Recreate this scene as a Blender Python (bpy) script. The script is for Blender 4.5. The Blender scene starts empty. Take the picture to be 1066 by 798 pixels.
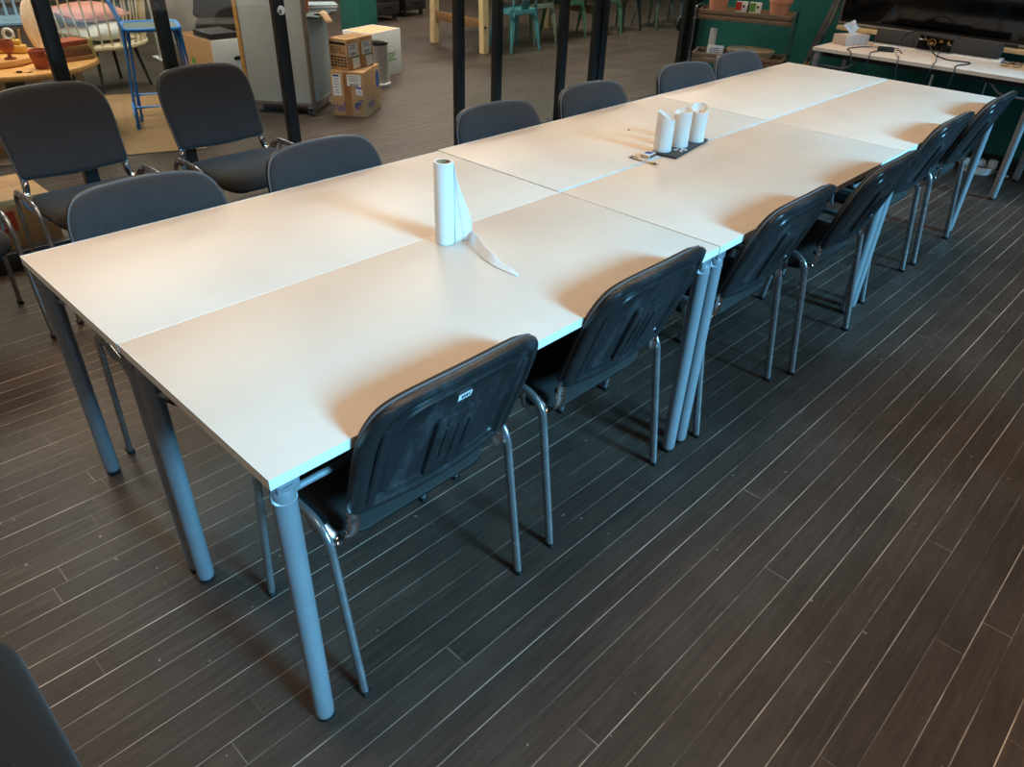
import bpy, bmesh, math, random
from mathutils import Vector, Matrix
random.seed(7)
PI = math.pi
col = bpy.context.scene.collection

# ------------------------------------------------------------------ materials
def lin(c):
    def f(v):
        v /= 255.0
        return v / 12.92 if v <= .04045 else ((v + .055) / 1.055) ** 2.4
    return (f(c[0]), f(c[1]), f(c[2]), 1)

class NT:
    """tiny node helper"""
    def __init__(s, name):
        s.m = bpy.data.materials.new(name); s.m.use_nodes = True
        s.t = s.m.node_tree; s.b = s.t.nodes['Principled BSDF']; s.out = s.t.nodes['Material Output']
    def n(s, typ, **kw):
        o = s.t.nodes.new(typ)
        for k, v in kw.items(): setattr(o, k, v)
        return o
    def l(s, a, b): s.t.links.new(a, b)
    def put(s, sock, v):
        if hasattr(v, 'is_linked') or hasattr(v, 'links'): s.l(v, sock)
        else: sock.default_value = v
    def math(s, op, a, b=0.0, c=None, clamp=False):
        o = s.n('ShaderNodeMath', operation=op); o.use_clamp = clamp
        s.put(o.inputs[0], a); s.put(o.inputs[1], b)
        if c is not None: s.put(o.inputs[2], c)
        return o.outputs[0]
    def noise(s, scale, vec=None, detail=3, stretch=None, rough=.5):
        if vec is None:
            vec = s.n('ShaderNodeTexCoord').outputs['Object']
        if stretch:
            mp = s.n('ShaderNodeMapping'); s.l(vec, mp.inputs[0]); mp.inputs['Scale'].default_value = stretch; vec = mp.outputs[0]
        o = s.n('ShaderNodeTexNoise'); s.l(vec, o.inputs['Vector']); o.inputs['Scale'].default_value = scale
        o.inputs['Detail'].default_value = detail; o.inputs['Roughness'].default_value = rough
        return o.outputs['Fac']
    def ramp(s, fac, stops):
        o = s.n('ShaderNodeValToRGB'); s.l(fac, o.inputs[0]); e = o.color_ramp.elements
        while len(e) < len(stops): e.new(.5)
        for i, (p, c) in enumerate(stops): e[i].position = p; e[i].color = c
        return o.outputs[0]
    def mix(s, fac, a, b):
        o = s.n('ShaderNodeMix', data_type='RGBA'); s.put(o.inputs[0], fac); s.put(o.inputs[6], a); s.put(o.inputs[7], b)
        return o.outputs[2]
    def rng(s, v, a, b, c, d, smooth=False):
        o = s.n('ShaderNodeMapRange'); o.clamp = True
        if smooth: o.interpolation_type = 'SMOOTHSTEP'
        s.put(o.inputs[0], v)
        for i, q in enumerate((a, b, c, d)): o.inputs[i + 1].default_value = q
        return o.outputs[0]
    def bump(s, h, strength, dist=.002):
        o = s.n('ShaderNodeBump'); s.l(h, o.inputs['Height']); o.inputs['Strength'].default_value = strength; o.inputs['Distance'].default_value = dist
        s.l(o.outputs[0], s.b.inputs['Normal'])

MAT = {}
def simple(name, rgb, rough=.5, metal=0, var=.08, scale=14, bump=0, bscale=60, spec=None, stretch=None, sheen=0, trans=0, sss=0):
    k = NT(name); c = lin(rgb)
    f = k.noise(scale, stretch=stretch)
    lo = tuple(max(0, v * (1 - var)) for v in c[:3]) + (1,); hi = tuple(min(1, v * (1 + var)) for v in c[:3]) + (1,)
    k.l(k.ramp(f, [(.3, lo), (.7, hi)]), k.b.inputs['Base Color'])
    k.l(k.rng(f, .3, .7, rough * .9, min(1, rough * 1.1)), k.b.inputs['Roughness'])
    k.b.inputs['Metallic'].default_value = metal
    if spec is not None: k.b.inputs['Specular IOR Level'].default_value = spec
    if sheen: k.b.inputs['Sheen Weight'].default_value = sheen
    if trans: k.b.inputs['Transmission Weight'].default_value = trans
    if sss:
        k.b.inputs['Subsurface Weight'].default_value = sss; k.b.inputs['Subsurface Scale'].default_value = .02
    if bump: k.bump(k.noise(bscale, detail=4), bump)
    MAT[name] = k.m
    return k.m

def floor_mat():
    k = NT('dark_stained_strip_floor')
    tc = k.n('ShaderNodeTexCoord').outputs['Object']
    sep = k.n('ShaderNodeSeparateXYZ'); k.l(tc, sep.inputs[0]); x, y = sep.outputs[0], sep.outputs[1]
    wob = k.noise(1.6, tc, detail=2)
    u = k.math('SUBTRACT', x, k.math('MULTIPLY', y, .0125))
    u = k.math('ADD', u, k.math('MULTIPLY', k.math('SUBTRACT', wob, .5), .004))
    q = k.math('DIVIDE', k.math('SUBTRACT', u, .0253), .07)
    row = k.math('FLOOR', q); fr = k.math('FRACT', q)
    d = k.math('MULTIPLY', k.math('MINIMUM', fr, k.math('SUBTRACT', 1.0, fr)), .07)
    wn = k.n('ShaderNodeTexWhiteNoise', noise_dimensions='1D'); k.l(row, wn.inputs['W'])
    v = k.math('DIVIDE', k.math('ADD', y, k.math('MULTIPLY', wn.outputs['Value'], 1.9)), 1.45)
    seg = k.math('FLOOR', v); fv = k.math('FRACT', v)
    e = k.math('MULTIPLY', k.math('MINIMUM', fv, k.math('SUBTRACT', 1.0, fv)), 1.45)
    cb = k.n('ShaderNodeCombineXYZ'); k.l(row, cb.inputs[0]); k.l(seg, cb.inputs[1])
    wn2 = k.n('ShaderNodeTexWhiteNoise', noise_dimensions='2D'); k.l(cb.outputs[0], wn2.inputs['Vector'])
    # grain offset per board
    off = k.n('ShaderNodeVectorMath', operation='MULTIPLY_ADD'); k.l(wn2.outputs['Color'], off.inputs[0]); off.inputs[1].default_value = (9, 9, 9); k.l(tc, off.inputs[2])
    grain = k.noise(26, off.outputs[0], detail=6, stretch=(3.2, .22, 1), rough=.65)
    fine = k.noise(90, tc, detail=3, stretch=(1, .5, 1))
    wood = k.ramp(grain, [(.25, lin((50, 43, 39))), (.5, lin((64, 55, 49))), (.8, lin((82, 71, 62)))])
    tint = k.ramp(wn2.outputs['Value'], [(0, (.80, .80, .82, 1)), (1, (1.14, 1.10, 1.06, 1))])
    mu = k.n('ShaderNodeMix', data_type='RGBA', blend_type='MULTIPLY'); mu.inputs[0].default_value = 1; k.l(wood, mu.inputs[6]); k.l(tint, mu.inputs[7])
    base = mu.outputs[2]
    worn = k.rng(k.noise(3.1, tc, detail=4), .45, .75, 0, 1)
    base = k.mix(k.math('MULTIPLY', worn, .22), base, lin((104, 94, 86)))
    # worn pale seams between boards: their strength changes along each seam
    rowq = k.math('ROUND', q)
    wn3 = k.n('ShaderNodeTexWhiteNoise', noise_dimensions='1D'); k.l(rowq, wn3.inputs['W'])
    cb2 = k.n('ShaderNodeCombineXYZ'); k.l(k.math('MULTIPLY', rowq, 3.7), cb2.inputs[0]); k.l(y, cb2.inputs[1])
    sn = k.noise(1.5, cb2.outputs[0], detail=5, rough=.72)
    amt = k.math('MULTIPLY', k.rng(sn, .40, .60, .10, .95), k.rng(wn3.outputs['Value'], 0, 1, .35, 1))
    line = k.math('MULTIPLY', k.rng(d, .0006, .0019, 1, 0, True), amt)
    jn = k.math('MULTIPLY', k.rng(e, .0006, .0018, 1, 0, True), k.rng(k.noise(4, tc), .48, .66, .04, .4))
    line = k.math('MAXIMUM', line, jn)
    base = k.mix(k.rng(d, .0014, .003, .35, 0), base, lin((30, 26, 24)))
    base = k.mix(line, base, lin((222, 206, 186)))
    sp = k.rng(k.noise(34, tc, detail=2), .735, .76, 0, .7)
    base = k.mix(sp, base, lin((150, 142, 134)))
    k.l(base, k.b.inputs['Base Color'])
    r = k.math('ADD', k.rng(fine, .3, .7, .40, .56), k.math('MULTIPLY', worn, .08))
    k.l(r, k.b.inputs['Roughness']); k.b.inputs['Specular IOR Level'].default_value = .38
    h = k.math('SUBTRACT', k.math('MULTIPLY', grain, .25), k.rng(d, .0008, .003, 1, 0))
    k.bump(h, .25, .0015)
    MAT['floor'] = k.m

def wood_mat(name, a, b, rough=.5, scale=9, stretch=(1, 6, 6)):
    k = NT(name); f = k.noise(scale, detail=6, stretch=stretch, rough=.6)
    k.l(k.ramp(f, [(.3, lin(a)), (.7, lin(b))]), k.b.inputs['Base Color']); k.b.inputs['Roughness'].default_value = rough
    k.bump(f, .15, .001); MAT[name] = k.m

def glass_mat():
    k = NT('clear_glass')
    tr = k.n('ShaderNodeBsdfTransparent'); tr.inputs[0].default_value = (.93, .95, .94, 1)
    gl = k.n('ShaderNodeBsdfGlossy'); gl.inputs['Roughness'].default_value = .02
    lw = k.n('ShaderNodeLayerWeight'); lw.inputs[0].default_value = .5; fz_ = k.math('MULTIPLY_ADD', k.math('POWER', lw.outputs['Facing'], 5.0), .9, .035)
    mx = k.n('ShaderNodeMixShader'); k.l(fz_, mx.inputs[0]); k.l(tr.outputs[0], mx.inputs[1]); k.l(gl.outputs[0], mx.inputs[2])
    k.l(mx.outputs[0], k.out.inputs[0]); MAT['glass'] = k.m

floor_mat(); glass_mat()
def laminate():
    k = NT('cream_laminate')
    f = k.noise(5, detail=3); g = k.noise(420, detail=2)
    c = k.ramp(f, [(.3, lin((219, 205, 191))), (.7, lin((225, 212, 198)))])
    k.l(c, k.b.inputs['Base Color']); k.l(k.rng(f, .3, .7, .40, .47), k.b.inputs['Roughness'])
    k.bump(g, .06, .0004); MAT['laminate'] = k.m
laminate()
simple('edge_band', (236, 234, 228), .45, var=.02)
simple('grey_steel', (130, 135, 142), .42, metal=.15, var=.04, bump=.03, bscale=300)
simple('dark_frame', (44, 46, 50), .5, var=.1)
simple('chrome', (205, 206, 208), .14, metal=1, var=.12, scale=40)
simple('steel_leg', (128, 130, 134), .3, metal=.9, var=.2, scale=30)
simple('black_cap', (22, 22, 23), .55)
def fabric(name, rgb):
    k = NT(name); c = lin(rgb); f = k.noise(700, detail=2); g = k.noise(9, detail=4)
    lo = tuple(v * .62 for v in c[:3]) + (1,); hi = tuple(v * 1.35 for v in c[:3]) + (1,)
    a = k.ramp(f, [(.3, lo), (.7, hi)])
    sp = k.rng(k.noise(160, detail=1), .74, .77, 0, .5)
    a = k.mix(sp, a, lin((92, 90, 88)))
    k.l(k.mix(k.rng(g, .4, .8, 0, .25), a, hi), k.b.inputs['Base Color'])
    k.b.inputs['Roughness'].default_value = .92; k.b.inputs['Sheen Weight'].default_value = .12; k.b.inputs['Specular IOR Level'].default_value = .2
    k.bump(f, .5, .0008); MAT[name] = k.m
fabric('fabric', (53, 53, 55)); fabric('seat_fabric', (42, 40, 39))
def plastic():
    k = NT('black_scuffed_plastic')
    f = k.noise(8, detail=5, rough=.7); g = k.noise(500, detail=1)
    sc = k.rng(k.noise(5, detail=6, stretch=(1, 3, 1), rough=.75), .52, .75, 0, .6)
    k.l(k.mix(sc, lin((34, 35, 37)), lin((84, 86, 90))), k.b.inputs['Base Color'])
    k.l(k.rng(f, .3, .7, .3, .46), k.b.inputs['Roughness']); k.bump(g, .12, .0005); MAT['plastic'] = k.m
plastic()
simple('piping', (92, 94, 98), .6)
simple('wall_teal', (8, 98, 94), .75, var=.06, bump=.1, bscale=120)
simple('column_teal', (40, 112, 104), .6, var=.05, bump=.1, bscale=120)
simple('wall_grey', (150, 147, 142), .8, var=.06, bump=.15, bscale=90)
simple('ceiling_grey', (178, 172, 164), .9, var=.05)
simple('frame_black', (40, 43, 46), .42, metal=.2, var=.1)
simple('paper', (240, 240, 238), .8, var=.02, bump=.15, bscale=40)
simple('tissue', (238, 240, 240), .9, var=.02, bump=.2, bscale=60)
simple('wax', (240, 238, 232), .42, var=.03, sss=.25, bump=.12, bscale=70)
simple('slate', (62, 64, 66), .75, var=.18, scale=40, bump=.5, bscale=150)
simple('wick', (40, 34, 30), .9)
simple('cardboard', (183, 146, 104), .85, var=.08, stretch=(1, 1, 14), bump=.1)
simple('cardboard_light', (206, 172, 132), .85, var=.06)
simple('tape', (150, 104, 66), .35, var=.05)
simple('label_white', (226, 230, 232), .6, var=.03)
simple('ink_black', (30, 30, 32), .7)
simple('ink_blue', (52, 70, 138), .6)
simple('blue_print', (40, 98, 186), .6)
simple('green_print', (96, 158, 74), .6)
simple('red_print', (196, 66, 48), .6)
simple('panel_grey', (190, 196, 194), .55, var=.04)
simple('aluminium', (150, 147, 142), .4, metal=.7, var=.06)
simple('cabinet_blue', (150, 172, 184), .6, var=.03)
simple('worktop_slate', (92, 112, 112), .5, var=.08)
simple('terracotta', (190, 112, 76), .85, var=.1, bump=.2)
simple('terracotta_pink', (214, 150, 120), .85, var=.08, bump=.2)
simple('terracotta_red', (178, 96, 70), .7, var=.12, bump=.2)
simple('blue_paint', (52, 136, 224), .35, var=.06)
simple('bench_blue', (120, 158, 186), .5, var=.06)
simple('teal_metal', (98, 168, 184), .35, metal=.2, var=.08)
simple('pale_metal', (168, 182, 170), .35, metal=.3, var=.08)
simple('green_metal', (92, 138, 116), .35, metal=.3, var=.08)
simple('silver_metal', (150, 160, 164), .25, metal=.8, var=.08)
simple('gun_metal', (70, 72, 72), .3, metal=.7, var=.08)
simple('zinc', (196, 194, 190), .5, metal=.15, var=.12)
wood_mat('oak', (206, 148, 82), (228, 176, 108), .5)
wood_mat('pine', (206, 180, 134), (226, 204, 160), .55, stretch=(6, 6, 1))
wood_mat('brown_wood', (120, 88, 58), (146, 110, 74), .55)
wood_mat('weathered', (104, 84, 66), (146, 124, 102), .75, scale=14, stretch=(1, 9, 9))
wood_mat('grain_board', (208, 172, 130), (240, 220, 190), .5, scale=14, stretch=(7, 7, 1))
simple('rug', (156, 126, 92), .95, var=.25, scale=120, bump=.6, bscale=300)
simple('rattan', (214, 202, 176), .6, var=.08)
simple('cushion_white', (222, 228, 230), .95, var=.04, bump=.2)
simple('cushion_pink', (214, 148, 136), .95, var=.06, bump=.2)
simple('black_matt', (26, 26, 28), .6, var=.1)
simple('plastic_white', (226, 230, 232), .4, var=.03)
simple('cable_black', (20, 20, 22), .5)
simple('cable_tan', (196, 160, 104), .6)
simple('corrugated', (120, 120, 116), .35, metal=.6, var=.2)
simple('screen', (6, 6, 8), .12, var=.1)
simple('speaker_cloth', (58, 60, 62), .9, var=.1, bump=.4, bscale=500)
simple('gold_lens', (190, 150, 80), .25, metal=.9)
simple('lens_black', (12, 11, 10), .08)
simple('kraft', (206, 166, 104), .7)
simple('magazine_red', (150, 70, 60), .5, var=.3, scale=60)
simple('magazine_grey', (120, 112, 106), .5, var=.3, scale=60)
simple('book_brown', (124, 84, 66), .7, var=.2); simple('book_tan', (168, 132, 96), .7, var=.1)
simple('book_red', (168, 84, 56), .7, var=.2); simple('book_yellow', (222, 206, 130), .7, var=.06)
simple('yellow_wood', (226, 178, 84), .5, var=.06)
simple('patterned_card', (196, 180, 172), .6, var=.25, scale=70)

# ------------------------------------------------------------------ mesh helpers
def V(*a): return Vector(a)
def frame_from(d):
    d = d.normalized(); up = V(0, 0, 1) if abs(d.z) < .95 else V(1, 0, 0)
    a = d.cross(up).normalized(); return a, a.cross(d).normalized()

def add_box(bm, c, s, rot=None, bev=0, seg=2):
    c = Vector(c); vs = []
    for dx in (-.5, .5):
        for dy in (-.5, .5):
            for dz in (-.5, .5):
                p = V(dx * s[0], dy * s[1], dz * s[2])
                if rot is not None: p = rot @ p
                vs.append(bm.verts.new(c + p))
    fs = [(0, 1, 3, 2), (4, 6, 7, 5), (0, 4, 5, 1), (2, 3, 7, 6), (0, 2, 6, 4), (1, 5, 7, 3)]
    F = [bm.faces.new([vs[i] for i in f]) for f in fs]
    if bev:
        ed = list({e for f in F for e in f.edges})
        bmesh.ops.bevel(bm, geom=ed, offset=bev, segments=seg, profile=.5, affect='EDGES')

def rz(a): return Matrix.Rotation(a, 3, 'Z')

def sweep(bm, pts, r, res=10, b=None, lateral=None, closed=False, caps=True, radii=None):
    """tube along pts; r in the plane of the path, b along `lateral` (oval section)"""
    pts = [Vector(p) for p in pts]; n = len(pts); rings = []
    prev = None
    for i, p in enumerate(pts):
        if closed: t = (pts[(i + 1) % n] - pts[i - 1])
        else: t = pts[min(i + 1, n - 1)] - pts[max(i - 1, 0)]
        t.normalize()
        if lateral is not None:
            y = Vector(lateral); x = y.cross(t).normalized(); y = t.cross(x).normalized()
        else:
            if prev is None: x, y = frame_from(t)
            else:
                x = (prev - t * prev.dot(t)).normalized(); y = t.cross(x).normalized()
            prev = x
        k = radii[i] if radii else 1
        ra = r * k; rb = (b if b else r) * k
        ring = []
        for j in range(res):
            a = 2 * PI * j / res
            ring.append(bm.verts.new(p + x * (ra * math.cos(a)) + y * (rb * math.sin(a))))
        rings.append(ring)
    m = n if closed else n - 1
    for i in range(m):
        A, B = rings[i], rings[(i + 1) % n]
        for j in range(res):
            bm.faces.new((A[j], A[(j + 1) % res], B[(j + 1) % res], B[j]))
    if caps and not closed:
        bm.faces.new(rings[0][::-1]); bm.faces.new(rings[-1])

def rod(bm, a, b, r, res=12, r2=None):
    a, b = Vector(a), Vector(b)
    sweep(bm, [a, b], r, res, radii=[1, (r2 / r) if r2 else 1])

def fillet(pts, r, n=7):
    pts = [Vector(p) for p in pts]; out = [pts[0]]
    for i in range(1, len(pts) - 1):
        p = pts[i]; a = pts[i - 1] - p; c = pts[i + 1] - p
        q = min(r, a.length * .48, c.length * .48); s = p + a.normalized() * q; e = p + c.normalized() * q
        for k in range(n + 1):
            t = k / n; out.append(s * (1 - t) ** 2 + p * (2 * t * (1 - t)) + e * t * t)
    out.append(pts[-1]); return out

def lathe(bm, prof, c=(0, 0, 0), res=28, hfun=None, sx=1, sy=1):
    c = Vector(c); rings = []
    for (r, z) in prof:
        if r < 1e-6: rings.append([bm.verts.new(c + V(0, 0, z))]); continue
        ring = []
        for j in range(res):
            a = 2 * PI * j / res
            zz = z + (hfun(a, r, z) if hfun else 0)
            ring.append(bm.verts.new(c + V(r * sx * math.cos(a), r * sy * math.sin(a), zz)))
        rings.append(ring)
    for A, B in zip(rings[:-1], rings[1:]):
        for j in range(res):
            k = (j + 1) % res
            if len(A) == 1 and len(B) == 1: continue
            if len(A) == 1: bm.faces.new((A[0], B[j], B[k]))
            elif len(B) == 1: bm.faces.new((A[j], A[k], B[0]))
            else: bm.faces.new((A[j], A[k], B[k], B[j]))

def prism(bm, poly, z0, z1):
    a = [bm.verts.new((p[0], p[1], z0)) for p in poly]; b = [bm.verts.new((p[0], p[1], z1)) for p in poly]
    n = len(poly); bm.faces.new(a[::-1]); bm.faces.new(b)
    for i in range(n): bm.faces.new((a[i], a[(i + 1) % n], b[(i + 1) % n], b[i]))

def catmull(pts, n=5):
    out = []; m = len(pts)
    for i in range(m):
        p0, p1, p2, p3 = pts[i - 1], pts[i], pts[(i + 1) % m], pts[(i + 2) % m]
        for k in range(n):
            t = k / n
            out.append(tuple(.5 * (2 * p1[d] + (p2[d] - p0[d]) * t + (2 * p0[d] - 5 * p1[d] + 4 * p2[d] - p3[d]) * t * t + (3 * p1[d] - p0[d] - 3 * p2[d] + p3[d]) * t ** 3) for d in (0, 1)))
    return out

def rrect(w, h, r, n=6):
    out = []
    for (cx, cy, a0) in ((w/2 - r, h/2 - r, 0), (-w/2 + r, h/2 - r, PI/2), (-w/2 + r, -h/2 + r, PI), (w/2 - r, -h/2 + r, 3*PI/2)):
        for k in range(n + 1):
            a = a0 + PI / 2 * k / n; out.append((cx + r * math.cos(a), cy + r * math.sin(a)))
    return out

def rings_mesh(bm, outline, prof, place, center=(0, 0), close_first=None):
    """concentric copies of an outline: prof = [(scale, depth)...] ; place(u,v,depth)->point"""
    rings = []
    for (s, d) in prof:
        if s < 1e-4: rings.append([bm.verts.new(place(center[0], center[1], d))]); continue
        rings.append([bm.verts.new(place(center[0] + (u - center[0]) * s, center[1] + (v - center[1]) * s, d)) for (u, v) in outline])
    n = len(outline)
    for A, B in zip(rings[:-1], rings[1:]):
        for j in range(n):
            k = (j + 1) % n
            if len(B) == 1: bm.faces.new((A[j], A[k], B[0]))
            elif len(A) == 1: bm.faces.new((A[0], B[k], B[j]))
            else: bm.faces.new((A[j], A[k], B[k], B[j]))

def obj(name, bm, mat, parent=None, loc=None, rot=None, smooth=True, angle=40, label=None):
    bmesh.ops.recalc_face_normals(bm, faces=bm.faces[:])
    me = bpy.data.meshes.new(name); bm.to_mesh(me); bm.free()
    me.materials.append(MAT[mat])
    if smooth:
        for p in me.polygons: p.use_smooth = True
        me.set_sharp_from_angle(angle=math.radians(angle))
    o = bpy.data.objects.new(name, me); col.objects.link(o)
    if parent is not None: o.parent = parent
    if loc is not None: o.location = loc
    if rot is not None: o.rotation_euler = rot
    if label: o['label'] = label
    return o

def tag(o, label, cat, group=None):
    o['label'] = label; o['category'] = cat
    if group: o['group'] = group
    return o

def thing(name, label, cat, loc=(0, 0, 0), yaw=0, group=None):
    o = bpy.data.objects.new(name, None); col.objects.link(o); o.empty_display_size = .1
    o.location = loc; o.rotation_euler = (0, 0, yaw)
    return tag(o, label, cat, group)

def struct(name, bm, mat, parent=None, **k):
    o = obj(name, bm, mat, parent, **k); o['kind'] = 'structure'; return o

def dup(root, loc, yaw, label, group=None):
    def cp(o, par):
        c = o.copy(); col.objects.link(c); c.parent = par
        for ch in [q for q in bpy.data.objects if q.parent == o and q is not c]: cp(ch, c)
        return c
    kids = {}
    r = root.copy(); col.objects.link(r); r.location = loc; r.rotation_euler = (0, 0, yaw); r['label'] = label
    if group: r['group'] = group
    for ch in list(root.children):
        c = ch.copy(); col.objects.link(c); c.parent = r
        for g in list(ch.children):
            d = g.copy(); col.objects.link(d); d.parent = c
    return r

def B(): return bmesh.new()
def boxobj(name, c, s, mat, parent=None, bev=.002, rot=None, **k):
    bm = B(); add_box(bm, c, s, rot, bev); return obj(name, bm, mat, parent, **k)

def text(name, body, size, mat, parent, loc, xdir, updir, depth=.0006, align='CENTER', tall=1):
    cu = bpy.data.curves.new(name, 'FONT'); cu.body = body; cu.size = size; cu.extrude = depth; cu.align_x = align; cu.align_y = 'CENTER'; cu.resolution_u = 3
    t = bpy.data.objects.new(name, cu); col.objects.link(t)
    bpy.context.view_layer.update()
    me = bpy.data.meshes.new_from_object(t.evaluated_get(bpy.context.evaluated_depsgraph_get()))
    bpy.data.objects.remove(t); bpy.data.curves.remove(cu)
    me.materials.clear(); me.materials.append(MAT[mat])
    o = bpy.data.objects.new(name, me); col.objects.link(o); o.parent = parent
    x = Vector(xdir).normalized(); u = Vector(updir).normalized(); n = x.cross(u)
    M = Matrix((x, u * tall, n)).transposed().to_4x4(); M.translation = Vector(loc); o.matrix_local = M
    return o

# ------------------------------------------------------------------ camera
cam = bpy.data.cameras.new('camera'); co = bpy.data.objects.new('camera', cam); col.objects.link(co)
cam.sensor_width = 36; cam.sensor_fit = 'HORIZONTAL'; cam.lens = 760.03 * 36 / 1066; cam.clip_start = .05; cam.clip_end = 80
co.location = (.89038, -.38637, 1.53537); co.rotation_euler = (.97849, -.031503, .767562)
bpy.context.scene.camera = co

# ------------------------------------------------------------------ room shell
XG = -2.88      # glass partition
YB = 5.85       # teal end wall
XR = 3.2        # window wall
bm = B(); add_box(bm, (-4, 4.5, -.05), (17, 19, .1)); struct('floor', bm, 'floor')
bm = B(); add_box(bm, (-4, 4.5, 3.35), (17, 19, .1)); struct('ceiling', bm, 'ceiling_grey')
bm = B(); add_box(bm, ((XG + XR) / 2 + .05, YB + .06, 1.65), (XR - XG - .02, .12, 3.3)); struct('wall_back', bm, 'wall_teal')
bm = B(); add_box(bm, (.2, -3.06, 1.65), (6.2, .12, 3.3)); struct('wall_near', bm, 'wall_grey')
SILL, HEAD = 1.18, 2.8
bm = B()
add_box(bm, (XR + .1, 1.4, SILL / 2), (.2, 9.0, SILL)); add_box(bm, (XR + .1, 1.4, (HEAD + 3.3) / 2), (.2, 9.0, 3.3 - HEAD))
add_box(bm, (XR + .1, -1.65, 1.65), (.2, 3.0, 3.3)); add_box(bm, (XR + .1, 5.75, 1.65), (.2, .4, 3.3)); add_box(bm, (XR + .1, 2.4, 1.65), (.2, .25, 3.3))
struct('wall_right', bm, 'wall_grey')
for i, (a, b) in enumerate(((-.15, 2.275), (2.525, 5.55))):
    bm = B()
    for y in (a + .025, (a + b) / 2, b - .025): add_box(bm, (XR + .1, y, (SILL + HEAD) / 2), (.05, .05, HEAD - SILL))
    for z in (SILL + .025, HEAD - .025): add_box(bm, (XR + .1, (a + b) / 2, z), (.05, b - a, .05))
    w = struct('window_%d' % (i + 1), bm, 'frame_black')
    bm = B(); add_box(bm, (XR + .1, (a + b) / 2, (SILL + HEAD) / 2), (.008, b - a - .05, HEAD - SILL - .05)); struct('pane', bm, 'glass', w)
bm = B(); add_box(bm, (-12.4, 4.5, 1.65), (.12, 19, 3.3)); struct('wall_left', bm, 'wall_grey')
bm = B(); add_box(bm, (-7.6, 13.9, 1.65), (9.5, .12, 3.3)); struct('wall_far', bm, 'wall_grey')
bm = B(); add_box(bm, (-7.6, -3.06, 1.65), (9.5, .12, 3.3)); struct('wall_hall', bm, 'wall_grey')
bm = B(); add_box(bm, (-2.88, 9.9, 1.65), (.12, 7.9, 3.3)); struct('wall_side', bm, 'wall_teal')
bm = B(); add_box(bm, (.2, YB - .012, .04), (6.0, .02, .08)); struct('baseboard_back', bm, 'frame_black')

# glass partition: tracks, panels, posts
def gpanel(name, x, y0, y1, stile=.09, lock=None):
    bm = B()
    add_box(bm, (x, y0 + stile / 2, 1.55), (.05, stile, 2.94), bev=.003); add_box(bm, (x, y1 - stile / 2, 1.55), (.05, stile, 2.94), bev=.003)
    add_box(bm, (x, (y0 + y1) / 2, .048), (.05, y1 - y0 - 2 * stile, .085), bev=.003); add_box(bm, (x, (y0 + y1) / 2, 2.97), (.05, y1 - y0 - 2 * stile, .1), bev=.003)
    w = struct(name, bm, 'frame_black')
    bm = B(); add_box(bm, (x, (y0 + y1) / 2, 1.5), (.008, y1 - y0 - 2 * stile + .01, 2.86)); struct('pane', bm, 'glass', w)
    if lock:
        bm = B(); rod(bm, (x + .024, lock[0], lock[1]), (x + .034, lock[0], lock[1]), .022, 20); rod(bm, (x + .034, lock[0], lock[1] - .008), (x + .05, lock[0], lock[1] - .008), .009, 14)
        struct('lock', bm, 'chrome', w)
    return w
gpanel('window_3', -2.905, -1.15, .02, .055)
gpanel('window_4', -2.905, .02, 1.235, .055)
gpanel('door_1', -2.848, .672, 1.815, .058, lock=(1.787, 1.0))
gpanel('door_2', -2.848, 3.005, 4.09, .062)
gpanel('window_5', -2.905, 3.41, 4.545, .06)
gpanel('window_6', -2.89, 4.545, 5.78, .07)
gpanel('window_7', -2.905, -2.4, -1.15, .055)
bm = B(); add_box(bm, (-2.88, 5.82, 1.65), (.13, .12, 3.3), bev=.004); tr = struct('trim_1', bm, 'frame_black')
bm = B(); lathe(bm, [(0, 0), (.055, 0), (.06, .008), (.06, .022), (.055, .03), (0, .03)], res=24); d = struct('door_stop', bm, 'black_cap', tr, rot=(0, -PI/2, 0), loc=(-2.945, 5.79, .62))
bm = B(); add_box(bm, (-2.878, 2.41, .004), (.11, 1.2, .008)); struct('trim_2', bm, 'aluminium')
bm = B(); add_box(bm, (-2.88, 1.7, 3.17), (.16, 8.2, .26)); struct('trim_3', bm, 'frame_black')

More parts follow.
